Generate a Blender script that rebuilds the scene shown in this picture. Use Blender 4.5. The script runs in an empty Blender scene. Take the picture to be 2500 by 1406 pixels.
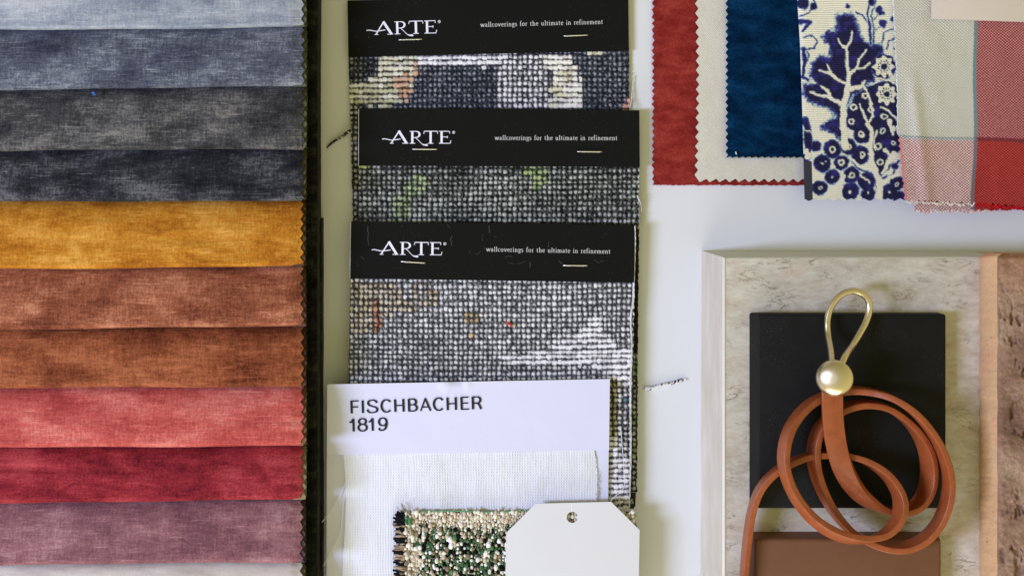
import bpy, bmesh, math, random
import numpy as np
from mathutils import Vector
random.seed(4)
SC = bpy.context.scene
COL = SC.collection
# ---------------------------------------------------------------- measures
S = 0.0002            # metres per unit of the working grid (0.2 mm)
NX, NY, H = 1250.0, 500.0, 0.6
def W(px, py, z):
    """grid position of something seen at height z (mm) -> metres"""
    z = z / 1000.0
    k = (H - z) / H
    return ((NX + (px - NX) * k - 1250) * S, (703 - (NY + (py - NY) * k)) * S, z)
def WA(px, py, z):
    px, py, z = np.broadcast_arrays(np.asarray(px, float), np.asarray(py, float), np.asarray(z, float))
    x, y, zz = W(px, py, z)
    return np.stack([x, y, zz], -1)
def lin(c):
    out = []
    for v in c[:3]:
        v = v / 255.0
        out.append(v / 12.92 if v <= 0.04045 else ((v + 0.055) / 1.055) ** 2.4)
    return tuple(out)
def alb(c, k=1.0):
    """display colour under the room light -> base colour"""
    l = lin(c)
    e = (0.93, 0.95, 0.98)
    return tuple(min(0.92, l[i] / e[i] * k) for i in range(3))
# ---------------------------------------------------------------- noise
def _h(ix, iy, seed):
    n = (ix.astype(np.int64) * 374761393 + iy.astype(np.int64) * 668265263 + seed * 974634777) & 0xFFFFFFFF
    n = ((n ^ (n >> 13)) * 1274126177) & 0xFFFFFFFF
    n = (n ^ (n >> 16)) & 0xFFFF
    return n / 65535.0
def vn(x, y, seed=0):
    ix = np.floor(x); iy = np.floor(y)
    fx = x - ix; fy = y - iy
    fx = fx * fx * (3 - 2 * fx); fy = fy * fy * (3 - 2 * fy)
    a = _h(ix, iy, seed); b = _h(ix + 1, iy, seed); c = _h(ix, iy + 1, seed); d = _h(ix + 1, iy + 1, seed)
    return (a + (b - a) * fx) * (1 - fy) + (c + (d - c) * fx) * fy
def fbm(x, y, seed=0, o=3):
    t = 0; a = 0.5; n = 0
    for i in range(o):
        t = t + a * vn(x * 2 ** i, y * 2 ** i, seed + i * 17); n += a; a *= 0.5
    return t / n
def sst(a, b, x):
    t = np.clip((x - a) / (b - a), 0, 1)
    return t * t * (3 - 2 * t)
def tri(t):
    return np.abs((t % 1.0) * 2 - 1)
# ---------------------------------------------------------------- objects
ORG = {}
def tag(o, label=None, cat=None, group=None, kind=None):
    if label: o['label'] = label
    if cat: o['category'] = cat
    if group: o['group'] = group
    if kind: o['kind'] = kind
    return o
def thing(name, base, label, cat, group=None):
    o = bpy.data.objects.new(name, None)
    o.empty_display_size = 0.01
    COL.objects.link(o); o.location = base
    ORG[o.name] = Vector(base)
    return tag(o, label, cat, group)
def mk(name, verts, faces, m, parent=None, cols=None, smooth=True, base=None):
    v = np.asarray(verts, float).reshape(-1, 3)
    if parent is not None:
        b = ORG[parent.name]
    else:
        b = Vector(base) if base is not None else Vector(((v[:, 0].min() + v[:, 0].max()) / 2, (v[:, 1].min() + v[:, 1].max()) / 2, v[:, 2].min()))
    v = v - np.array(b)
    me = bpy.data.meshes.new(name)
    me.from_pydata(v.tolist(), [], faces.tolist() if isinstance(faces, np.ndarray) else faces)
    if cols:
        for cn, ca in cols.items():
            at = me.color_attributes.new(cn, 'FLOAT_COLOR', 'POINT')
            ca = np.asarray(ca, float).reshape(-1, 3)
            full = np.ones((len(ca), 4), np.float32); full[:, :3] = ca
            at.data.foreach_set('color', full.ravel())
    me.polygons.foreach_set('use_smooth', [smooth] * len(me.polygons))
    for mm in (m if isinstance(m, (list, tuple)) else [m]): me.materials.append(mm)
    me.update()
    o = bpy.data.objects.new(name, me)
    COL.objects.link(o)
    if parent is not None:
        o.parent = parent
    else:
        o.location = b
    ORG[o.name] = b
    return o
def grid(name, P, m, parent=None, cols=None, thick=0.4, closed=True):
    """P: (n,m,3) metres, row 0 = top. adds a rim and an underside `thick` mm below"""
    n, k, _ = P.shape
    idx = np.arange(n * k).reshape(n, k)
    f = np.stack([idx[:-1, :-1], idx[1:, :-1], idx[1:, 1:], idx[:-1, 1:]], -1).reshape(-1, 4)
    V = P.reshape(-1, 3)
    ring = np.concatenate([idx[0, :], idx[1:, -1], idx[-1, -2::-1], idx[-2:0:-1, 0]])
    r = len(ring)
    a = V[ring]; b = a.copy(); b[:, 2] -= thick / 1000
    N0 = len(V)
    V2 = np.concatenate([V, a, b])
    i = np.arange(r); j = (i + 1) % r
    side = np.stack([N0 + i, N0 + j, N0 + r + j, N0 + r + i], -1)
    faces = f.tolist() + side.tolist()
    c2 = None
    if cols:
        c2 = {}
        for cn, ca in cols.items():
            ca = np.asarray(ca).reshape(-1, 3)
            c2[cn] = np.concatenate([ca, ca[ring], ca[ring]])
    return mk(name, V2, faces, m, parent, c2)
def prism(name, pts, z0, z1, m, parent=None, bevel=0.0, seg=2, pts_top=None, holes=None):
    """pts seen at z1 (grid units) extruded down to z0 mm"""
    bm = bmesh.new()
    top = [bm.verts.new(W(x, y, z1)) for x, y in (pts_top or pts)]
    k = []
    for v in top:
        k.append(bm.verts.new((v.co.x, v.co.y, z0 / 1000)))
    n = len(top)
    bm.faces.new(top); bm.faces.new(k[::-1])
    for i in range(n):
        j = (i + 1) % n
        bm.faces.new((top[i], k[i], k[j], top[j]))
    bmesh.ops.recalc_face_normals(bm, faces=bm.faces)
    if bevel:
        te = [e for e in bm.edges if all(abs(v.co.z - z1 / 1000) < 1e-6 for v in e.verts)]
        ve = [e for e in bm.edges if abs(e.verts[0].co.z - e.verts[1].co.z) > 1e-6]
        bmesh.ops.bevel(bm, geom=te + ve, offset=bevel / 1000, segments=seg, profile=0.5, affect='EDGES')
    vs = [tuple(v.co) for v in bm.verts]; bm.verts.index_update()
    fs = [[v.index for v in f.verts] for f in bm.faces]
    bm.free()
    o = mk(name, vs, fs, m, parent, smooth=False)
    if bevel:
        for p in o.data.polygons: p.use_smooth = True
        try:
            o.data.set_sharp_from_angle(angle=math.radians(40))
        except Exception: pass
    return o
def tube(pts, r, sides=8, caps=True):
    """pts: list of metres Vector; returns verts, faces"""
    pts = [Vector(p) for p in pts]
    V = []; F = []
    up = Vector((0.1, 0.05, 1)).normalized()
    for i, p in enumerate(pts):
        t = (pts[min(i + 1, len(pts) - 1)] - pts[max(i - 1, 0)]).normalized()
        a = t.cross(up)
        if a.length < 1e-4: a = t.cross(Vector((1, 0, 0)))
        a.normalize(); b = a.cross(t).normalized()
        rr = r(i / (len(pts) - 1)) if callable(r) else r
        for s in range(sides):
            an = 2 * math.pi * s / sides
            V.append(p + (a * math.cos(an) + b * math.sin(an)) * rr)
    for i in range(len(pts) - 1):
        for s in range(sides):
            s2 = (s + 1) % sides
            F.append([i * sides + s, i * sides + s2, (i + 1) * sides + s2, (i + 1) * sides + s])
    if caps:
        F.append(list(range(sides))[::-1]); F.append([(len(pts) - 1) * sides + s for s in range(sides)])
    return [tuple(v) for v in V], F
def merge(parts):
    V = []; F = []; C = []
    for p in parts:
        o = len(V)
        V += list(p[0]); F += [[i + o for i in f] for f in p[1]]
        if len(p) > 2: C += [p[2]] * len(p[0])
    return V, F, C
def spline(P, n=8):
    P = np.array(P, float); out = []
    for i in range(len(P) - 1):
        p0 = P[max(i - 1, 0)]; p1 = P[i]; p2 = P[i + 1]; p3 = P[min(i + 2, len(P) - 1)]
        for k in range(n):
            t = k / n
            out.append(0.5 * ((2 * p1) + (-p0 + p2) * t + (2 * p0 - 5 * p1 + 4 * p2 - p3) * t * t + (-p0 + 3 * p1 - 3 * p2 + p3) * t ** 3))
    out.append(P[-1])
    return np.array(out)
# ---------------------------------------------------------------- materials
class M:
    def __init__(self, name, rough=0.7, spec=0.3):
        self.m = bpy.data.materials.new(name); self.m.use_nodes = True
        self.nt = self.m.node_tree; self.b = self.nt.nodes['Principled BSDF']
        self.b.inputs['Roughness'].default_value = rough
        self.b.inputs['Specular IOR Level'].default_value = spec
        self._c = None
    def n(self, t, **k):
        x = self.nt.nodes.new(t)
        for a, v in k.items(): setattr(x, a, v)
        return x
    def l(self, a, b): self.nt.links.new(a, b)
    def coord(self):
        if self._c is None:
            tc = self.n('ShaderNodeTexCoord'); mp = self.n('ShaderNodeVectorMath', operation='SCALE')
            self.l(tc.outputs['Object'], mp.inputs[0]); mp.inputs['Scale'].default_value = 1 / S
            self._c = mp.outputs[0]
        return self._c
    def noise(self, sx, sy=None, sz=None, detail=2, rough=0.5, off=(0, 0, 0), dist=0.0):
        sy = sx if sy is None else sy; sz = sx if sz is None else sz
        mp = self.n('ShaderNodeMapping'); self.l(self.coord(), mp.inputs[0])
        mp.inputs['Scale'].default_value = (1 / sx, 1 / sy, 1 / sz)
        mp.inputs['Location'].default_value = off
        t = self.n('ShaderNodeTexNoise'); self.l(mp.outputs[0], t.inputs['Vector'])
        t.inputs['Scale'].default_value = 1; t.inputs['Detail'].default_value = detail
        t.inputs['Roughness'].default_value = rough; t.inputs['Distortion'].default_value = dist
        return t.outputs['Fac']
    def math(self, op, a, b=None, c=None, clamp=False):
        x = self.n('ShaderNodeMath', operation=op); x.use_clamp = clamp
        for i, v in enumerate((a, b, c)):
            if v is None: continue
            if isinstance(v, (int, float)): x.inputs[i].default_value = v
            else: self.l(v, x.inputs[i])
        return x.outputs[0]
    def remap(self, f, a, b, c=0.0, d=1.0):
        x = self.n('ShaderNodeMapRange'); self.l(f, x.inputs[0])
        for i, v in zip((1, 2, 3, 4), (a, b, c, d)): x.inputs[i].default_value = v
        return x.outputs[0]
    def ramp(self, f, stops):
        x = self.n('ShaderNodeValToRGB'); self.l(f, x.inputs[0])
        e = x.color_ramp.elements
        while len(e) < len(stops): e.new(0.5)
        for q, (p, c) in zip(e, stops):
            q.position = p; q.color = (*c, 1)
        return x.outputs[0]
    def mix(self, f, a, b, mode='MIX'):
        x = self.n('ShaderNodeMix', data_type='RGBA', blend_type=mode)
        for s, v in ((x.inputs[0], f), (x.inputs[6], a), (x.inputs[7], b)):
            if isinstance(v, (int, float)): s.default_value = v
            elif isinstance(v, tuple): s.default_value = (*v, 1)
            else: self.l(v, s)
        return x.outputs[2]
    def attr(self, name):
        x = self.n('ShaderNodeAttribute'); x.attribute_name = name
        return x.outputs['Color']
    def col(self, c):
        if isinstance(c, tuple): self.b.inputs['Base Color'].default_value = (*c, 1)
        else: self.l(c, self.b.inputs['Base Color'])
    def bump(self, f, dist, strength=1.0):
        x = self.n('ShaderNodeBump'); self.l(f, x.inputs['Height'])
        x.inputs['Distance'].default_value = dist; x.inputs['Strength'].default_value = strength
        self.l(x.outputs[0], self.b.inputs['Normal'])
    def sheen(self, w, r, c):
        self.b.inputs['Sheen Weight'].default_value = w
        self.b.inputs['Sheen Roughness'].default_value = r
        self.b.inputs['Sheen Tint'].default_value = (*c, 1)
    def sines(self, px, py):
        """weave: product of sines, -1..1, and both singly"""
        sp = self.n('ShaderNodeSeparateXYZ'); self.l(self.coord(), sp.inputs[0])
        w = self.noise(40, detail=1)
        wx = self.math('MULTIPLY_ADD', w, px * 0.8, sp.outputs[0]); wy = self.math('MULTIPLY_ADD', w, py * 0.8, sp.outputs[1])
        a = self.math('SINE', self.math('MULTIPLY', wx, 2 * math.pi / px))
        b = self.math('SINE', self.math('MULTIPLY', wy, 2 * math.pi / py))
        return a, b

def velvet(name, dark, mid, light, seed=0, slub=1.0, grain=0.5, big=95, sheen=0.14):
    m = M(name, 0.9, 0.05)
    o = (seed * 7.3, seed * 3.1, seed * 1.7)
    mott = m.noise(big * 1.7, big * 0.85, big, detail=4, rough=0.6, off=o, dist=.3)
    med = m.noise(26, 13, 20, detail=3, rough=0.6, off=o)
    fh = m.noise(34, 4.0, 30, detail=2, off=o)
    fv = m.noise(4.2, 26, 30, detail=2, off=o)
    gr = m.noise(4.6, 4.6, 4.0, detail=3, rough=0.85, off=o)
    f = m.math('MULTIPLY', m.math('SUBTRACT', mott, 0.5), 1.9)
    f = m.math('MULTIPLY_ADD', m.math('SUBTRACT', med, 0.5), 0.25, f)
    f = m.math('MULTIPLY_ADD', m.math('SUBTRACT', fh, 0.5), 0.6 * slub, f)
    f = m.math('MULTIPLY_ADD', m.math('SUBTRACT', fv, 0.5), 0.55 * slub, f)
    f = m.math('MULTIPLY_ADD', m.math('SUBTRACT', gr, 0.5), 2.1 * grain, f)
    sl = m.noise(60, 3.4, 30, detail=1, off=(o[0] + 5, o[1], 3))
    sl = m.math('MULTIPLY', m.remap(sl, 0.64, 0.76), 0.34 * slub)
    f = m.math('ADD', m.math('ADD', f, sl), 0.46)
    m.col(m.ramp(f, [(0.08, alb(dark)), (0.5, alb(mid)), (0.95, alb(light))]))
    h = m.math('ADD', m.math('MULTIPLY', fh, 0.5), gr)
    m.bump(h, 0.00022, 0.7)
    m.sheen(sheen, 0.3, tuple(min(1, 0.3 + c) for c in alb(light)))
    return m.m
def plain(name, c, rough=0.6, spec=0.3, metal=0, bump=0, bs=4, var=0.0, vs=60):
    m = M(name, rough, spec); m.b.inputs['Metallic'].default_value = metal
    a = alb(c)
    if var:
        f = m.noise(vs, detail=4)
        m.col(m.mix(f, tuple(max(0, x * (1 - var)) for x in a), tuple(min(.95, x * (1 + var)) for x in a)))
    else: m.col(a)
    if bump: m.bump(m.noise(bs, detail=3), bump)
    return m.m
def weave(name, ca, cb, px, py, contrast=1.0, bump=0.00015, blotch=0.08, ribs=False):
    m = M(name, 0.85, 0.15)
    a, b = m.sines(px, py)
    f = b if ribs else m.math('MULTIPLY', a, b)
    g = m.noise(3.5, detail=2); bl = m.noise(70, detail=3)
    f = m.math('MULTIPLY_ADD', f, 0.35 * contrast, 0.5)
    f = m.math('MULTIPLY_ADD', m.math('SUBTRACT', g, 0.5), 1.1 * contrast, f)
    f = m.math('MULTIPLY_ADD', m.math('SUBTRACT', bl, 0.5), blotch * 8, f, clamp=True)
    m.col(m.mix(f, alb(ca), alb(cb)))
    m.bump(f, bump)
    m.sheen(0.1, 0.5, (1, 1, 1))
    return m.m
def attr_mat(name, rough=0.85, grain=0.25, gs=3.0, bump=0.0, spec=0.15):
    m = M(name, rough, spec)
    c = m.attr('Col')
    g = m.noise(gs, detail=2, rough=0.7)
    v = m.remap(g, 0.25, 0.75, 1 - grain, 1 + grain)
    x = m.n('ShaderNodeVectorMath', operation='SCALE'); m.l(c, x.inputs[0]); m.l(v, x.inputs['Scale'])
    m.col(x.outputs[0])
    if bump: m.bump(g, bump)
    return m.m
# ================================================================ SETTING
tm = M('white_lacquer', 0.42, 0.35)
tm.col(tm.mix(tm.noise(500, detail=3), alb((212, 214, 217)), alb((221, 223, 226))))
tm.bump(tm.noise(300, detail=2), 0.0004)
tb = mk('table_top', [(-0.9, -0.7, 0), (0.9, -0.7, 0), (0.9, 0.8, 0), (-0.9, 0.8, 0),
                       (-0.9, -0.7, -.03), (0.9, -0.7, -.03), (0.9, 0.8, -.03), (-0.9, 0.8, -.03)],
        [[0, 1, 2, 3], [7, 6, 5, 4], [0, 4, 5, 1], [1, 5, 6, 2], [2, 6, 7, 3], [3, 7, 4, 0]], tm.m, smooth=False)
tag(tb, 'plain white table top under all the samples', kind='structure')

# ================================================================ VELVET LEAVES (left)
VG = 'velvet swatches overlapping like shingles in the sample book'
bands = [ # y_prev, y_bottom, dark, mid, light, label, backing
 (-150, 71, (118,126,152), (152,160,182), (186,190,208), 'pale blue grey velvet swatch, topmost strip of the left stack', (74,76,58)),
 (71, 217, (52,55,74), (86,91,112), (142,148,168), 'slate blue grey velvet swatch below the pale blue grey one', (72,74,52)),
 (217, 368, (38,38,44), (72,72,78), (128,126,130), 'charcoal grey velvet swatch with a tiny blue fluff on it', (76,76,50)),
 (368, 492, (24,25,32), (50,51,60), (106,107,118), 'blackish navy velvet swatch directly above the mustard one', (74,66,44)),
 (492, 654, (146,84,24), (186,124,40), (218,166,82), 'mustard yellow velvet swatch', (66,46,26)),
 (654, 802, (98,50,36), (148,88,64), (196,136,108), 'rusty terracotta velvet swatch directly below the mustard one', (74,50,40)),
 (802, 947, (84,40,26), (134,74,48), (178,108,74), 'darker burnt orange brown velvet swatch above the coral one', (62,40,30)),
 (947, 1090, (160,62,62), (194,94,90), (222,140,132), 'coral pink velvet swatch', (104,74,50)),
 (1090, 1224, (84,20,32), (144,44,54), (184,78,84), 'crimson red velvet swatch with dark creases at its left', (124,112,84)),
 (1224, 1377, (108,70,82), (142,98,108), (176,138,146), 'dusty mauve velvet swatch', (60,50,50)),
 (1377, 1560, (196,188,186), (216,210,208), (232,227,225), 'off white velvet swatch at the bottom of the left stack', (92,84,62)),
]
def edge_y(i, x):
    yb = bands[i][1]
    return yb + 2.0 * np.sin(x / 210.0 + i * 1.7) - 6.0 * (x / 740.0) + 2 + 0.8 * np.sin(x / 61.0 + i)
for i, (y0, yb, dk, md, lt, lab, bk) in enumerate(bands):
    t = thing('velvet_swatch', W(370, (y0 + yb) / 2, 22), lab, 'fabric swatch', VG)
    fix = lambda c: (c[0] * .98, c[1] * .97, c[2] * (.90 if i < 4 else .93))
    vm = velvet('velvet_%d' % i, fix(dk), fix(md), fix(lt), seed=i + 1, slub=1.0 if i not in (8, 10) else 0.6, grain=0.55 if i != 10 else 0.3)
    nx = 420; L = 120
    u = np.linspace(0, 1, nx)
    xs0 = -180 + u * (741 + 180)
    yt = (edge_y(i - 1, xs0) if i else np.full(nx, -150.0)) - 50
    ybm = edge_y(i, xs0)
    # profile: slope up to the lower edge then a rolled fold
    vv = np.linspace(0, 1, L)
    V0, X0 = np.meshgrid(vv, xs0, indexing='ij')
    vv = vv
    Y = yt[None, :] + V0 * (ybm - yt)[None, :]
    Dd = np.maximum(Y - (yt + 50)[None, :], -8)
    Z = 21.6 + 8.6 * (1 - np.exp(-(Dd + 8) / (21.0 + 14 * fbm(X0 / 140, Y * 0, 91 + i)))) + 1.6 * V0
    if i == 8:   # creases pressed into the crimson leaf
        Z = Z - 1.5 * np.exp(-((Y - 1150 - X0 * .02) / 9) ** 2) * (1 - sst(150, 300, X0)) - 1.0 * np.exp(-((Y - 1206 + (X0 - 150) * .55) / 3.5) ** 2) * sst(135, 155, X0) * (1 - sst(180, 196, X0))
    if i == 2:
        Z = Z - 1.3 * np.exp(-((Y - 322 + (X0 - 380) * .16) / 12) ** 2) * sst(330, 420, X0) * (1 - sst(560, 680, X0))
    # soft pull lines
    Z = Z + 1.5 * (fbm(X0 / 190, Y / 44, 11 + i) - 0.5) * sst(0, 0.3, V0) + 0.22 * (fbm(X0 / 60, Y / 16, 51 + i) - 0.5)
    roll = np.linspace(0, 1, 9)[1:]
    Yr = np.stack([ybm + 11 * math.sin(r * math.pi / 2) for r in roll], 0) - 11
    # compress main sheet so roll ends at the measured edge
    Y = yt[None, :] + V0 * (ybm - 11 - yt)[None, :]
    Yr = np.stack([ybm - 11 + 11 * math.sin(r * math.pi / 2) for r in roll], 0)
    Zr = np.stack([Z[-1] - 3.0 * (1 - math.cos(r * math.pi / 2)) for r in roll], 0)
    YY = np.concatenate([Y, Yr, Yr[-1:] - 0.3]); ZZ = np.concatenate([Z, Zr, Zr[-1:] - 1.4])
    U = np.broadcast_to(u[None, :], YY.shape)
    xr = 742 + 1.5 * np.sin(YY / 130.0) - 8.0 * tri(YY / 24.5 + 0.2 * np.sin(YY / 90.0) + i * 0.31) + 2.0 * (vn(YY / 9, YY * 0, 5) - 0.5) - 1.5 * (YY > 900)
    XX = -180 + U * (xr + 180)
    # edge droops a touch
    ZZ = ZZ - 0.8 * sst(0.965, 1.0, U) + 0.25 * (vn(YY / 12, YY * 0 + 3, 9) - .5) * sst(0.97, 1, U)
    P = WA(XX, YY, ZZ)
    grid('pile_face', P, vm, t, thick=0.7)
    # backing layers that show beyond the teeth
    parts = []
    bm_ = M('backing_%d' % i, 0.9, 0.1)
    bm_.col(bm_.mix(bm_.noise(5, 5, 2, detail=2), alb(bk, 0.7), alb(tuple(min(255, c + 34) for c in bk), 1.1)))
    bm_.bump(bm_.noise(9, 2.5, 3, detail=1), 0.0002)
    for q in range(4):
        nyb = max(20, int((yb - max(y0, -150)) / 1.6))
        ys = np.linspace(max(y0, -150) - 3, yb - 5, nyb)
        xo = 748.5 + 1.5 * np.sin(ys / 130.0) - 7 * tri(ys / 24.5 + 0.5 + i * 0.31 + q * 0.23) - 1.5 * (ys > 900) + 1.5 * q * 0.3 + 2 * (vn(ys / 7, ys * 0 + q, 8) - .5)
        ya = max(y0, -150) - 50.0; z = 21.6 + 8.6 * (1 - np.exp(-(np.maximum(ys - ya - 50, -8) + 8) / 28.0)) + 1.6 * np.clip((ys - ya) / (yb - ya), 0, 1) - 2.6 - q * 1.4
        A = WA(xo, ys, z + 0.9); B = WA(xo + .4, ys, z - 0.5); C = WA(ys * 0 + 715, ys, z + 0.9)
        V = np.concatenate([A, B, C]); n = len(ys)
        F = []
        for s in range(n - 1):
            F.append([s, s + 1, n + s + 1, n + s]); F.append([2 * n + s, 2 * n + s + 1, s + 1, s])
        parts.append((V.tolist(), F))
    V, F, _ = merge(parts)
    mk('backing', V, F, bm_.m, t, smooth=False)
# dark leaves beneath
def dark_leaf(y_top, x_edge, z, thick, lab, seed, wob):
    ny = 300; nxx = 40
    ys = np.linspace(y_top, 1560, ny)
    xe = x_edge + wob * (fbm(ys / 170, ys * 0, seed) - .5) * 2
    u = np.linspace(0, 1, nxx) ** 0.5
    U, Y = np.meshgrid(u, ys)
    X = 400 + U * (xe[:, None] - 400)
    Z = z + 0.8 * (fbm(X / 40, Y / 120, seed) - .5) - 2.2 * sst(0.97, 1, U) ** 2
    g = grid('velvet_leaf', WA(X, Y, Z), velvet('leaf_%d' % seed, (10, 11, 8), (24, 25, 20), (50, 50, 42), seed, grain=0.4, big=40), None, thick=thick)
    tag(g, lab, 'fabric swatch', 'dark velvet leaves under the coloured stack')
dark_leaf(-150, 775, 19.0, 11, 'dark charcoal velvet leaf, the long upper one under the coloured velvets', 21, 2.2)
dark_leaf(533, 785, 9.0, 7, 'blackish velvet leaf under the long dark one, its top end showing beside the mustard swatch', 22, 1.5)
# tiny fluffs
def fluff(name, px, py, z, c, pts, r, lab, cat='lint'):
    P = [W(px + a, py + b, z + d) for a, b, d in pts]
    P = [Vector(p) for p in spline([tuple(p) for p in P], 4)]
    v, f = tube(P, r / 1000, 6)
    o = mk(name, v, f, plain(name + '_mat', c, 0.9), None)
    tag(o, lab, cat); return o
fluff('lint_ball', 229, 228, 30.2, (50, 92, 150), [(-4, 0, 0), (-1, -2, .4), (3, 1, .3), (2, 3, .2), (-2, 3, .2)], 0.55, 'tiny blue fluff ball on the charcoal grey velvet')

# ================================================================ LETTERING
def ribbon(pts, thick, thin, z, out, bias=None):
    """pts in grid units; pen width depends on direction"""
    pts = np.array(pts, float); n = len(pts)
    V = []; F = []
    for i in range(n):
        d = pts[min(i + 1, n - 1)] - pts[max(i - 1, 0)]
        L = math.hypot(*d) or 1; d = d / L
        if bias is None: w = thin + (thick - thin) * abs(d[1]) ** 1.3
        else:
            a = abs(d[0] * math.cos(bias) + d[1] * math.sin(bias)); w = thin + (thick - thin) * a ** 1.5
        nrm = np.array([-d[1], d[0]])
        V.append(W(*(pts[i] + nrm * w / 2), z)); V.append(W(*(pts[i] - nrm * w / 2), z))
    for i in range(n - 1): F.append([2 * i, 2 * i + 1, 2 * i + 3, 2 * i + 2])
    out.append((V, F))
def arc(cx, cy, rx, ry, a0, a1, n=14):
    return [(cx + rx * math.cos(math.radians(a0 + (a1 - a0) * i / n)), cy + ry * math.sin(math.radians(a0 + (a1 - a0) * i / n))) for i in range(n + 1)]
def place(strokes, ox, oy, s, ang, sx=1.0):
    """unit glyph coords (y up) -> grid"""
    c = math.cos(math.radians(ang)); d = math.sin(math.radians(ang)); r = []
    for st in strokes:
        r.append([(ox + (x * sx * s) * c - (y * s) * d * 1.0, oy - (x * sx * s) * d - (y * s) * c) for x, y in st])
    return r
# big logo: each stroke (points, width thick, width thin) in units of cap height 31
def logo(ox, oy, ang, k, z, mname, parent, mark):
    out = []
    T = 5.6 * k; t = 1.5 * k
    cap = 31.0 * k
    def g(sts, dx, wt=T, wn=t, bias=None):
        for q in place(sts, ox + dx * k * math.cos(math.radians(ang)), oy - dx * k * math.sin(math.radians(ang)), cap, ang):
            ribbon(q, wt, wn, z + 0.012 * (len(out) % 9), out, bias)
    # A  (0..45 wide)
    g([[(0.10, 0.02), (0.74, 1.0)]], 0, 3.1 * k, 2.9 * k)
    g([[(0.70, 1.03), (1.34, 0.02)]], 0, 6.2 * k, 6.0 * k)
    g([[(0.0, 0.02), (0.30, 0.02)], [(1.0, 0.02), (1.47, 0.02)]], 0, 1.6 * k, 1.6 * k)
    sw = spline([(-0.63, 0.36), (-0.40, 0.38), (-0.15, 0.33), (0.15, 0.28), (0.45, 0.31), (0.85, 0.37)], 6)
    g([[tuple(p) for p in sw]], 0, 2.6 * k, 2.1 * k)
    # R
    g([[(1.80, 0.0), (1.80, 1.0)]], 0)
    g([[(1.58, 0.98), (2.05, 0.98)], [(1.58, 0.02), (2.04, 0.02)]], 0, 1.6 * k, 1.6 * k)
    g([[(1.82, 0.98), (2.05, 0.98)] + arc(2.08, 0.735, 0.30, 0.245, 90, -90) + [(1.84, 0.47)]], 0, 5.0 * k, 1.7 * k)
    tl = spline([(2.02, 0.50), (2.25, 0.30), (2.48, 0.06), (2.66, -0.08), (2.92, -0.12), (3.02, -0.08)], 6)
    g([[tuple(p) for p in tl]], 0, 5.8 * k, 1.4 * k, bias=-0.75 + 1.57 * 0 + math.radians(90 - ang) * 0)
    # T
    g([[(3.27, 0.0), (3.27, 1.0)]], 0)
    g([[(2.76, 0.99), (3.80, 0.99)]], 0, 2.0 * k, 2.0 * k)
    g([[(2.76, 1.0), (2.71, 0.78)], [(3.80, 1.0), (3.83, 0.78)], [(3.05, 0.015), (3.49, 0.015)]], 0, 1.6 * k, 1.6 * k)
    # E
    g([[(4.15, 0.0), (4.15, 1.0)]], 0)
    g([[(3.94, 0.985), (4.80, 0.985)], [(3.94, 0.02), (4.86, 0.02)], [(4.15, 0.53), (4.62, 0.53)]], 0, 1.8 * k, 1.8 * k)
    g([[(4.79, 1.0), (4.80, 0.80)], [(4.84, 0.0), (4.90, 0.26)], [(4.62, 0.61), (4.62, 0.43)]], 0, 1.7 * k, 1.7 * k)
    V, F, _ = merge(out)
    mk('logo_lettering', V, F, mark, parent, smooth=False)
    out.clear()
    g([arc(5.12, 0.90, 0.10, 0.10, 0, 360, 20)], 0, .9 * k, .9 * k)
    g([[(5.085, 0.845), (5.085, 0.955)] + arc(5.115, 0.925, 0.03, 0.03, 90, -90, 6) + [(5.09, 0.89), (5.15, 0.845)]], 0, .9 * k, .9 * k)
    V, F, _ = merge(out)
    mk('registered_mark', V, F, mark, parent, smooth=False)
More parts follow.
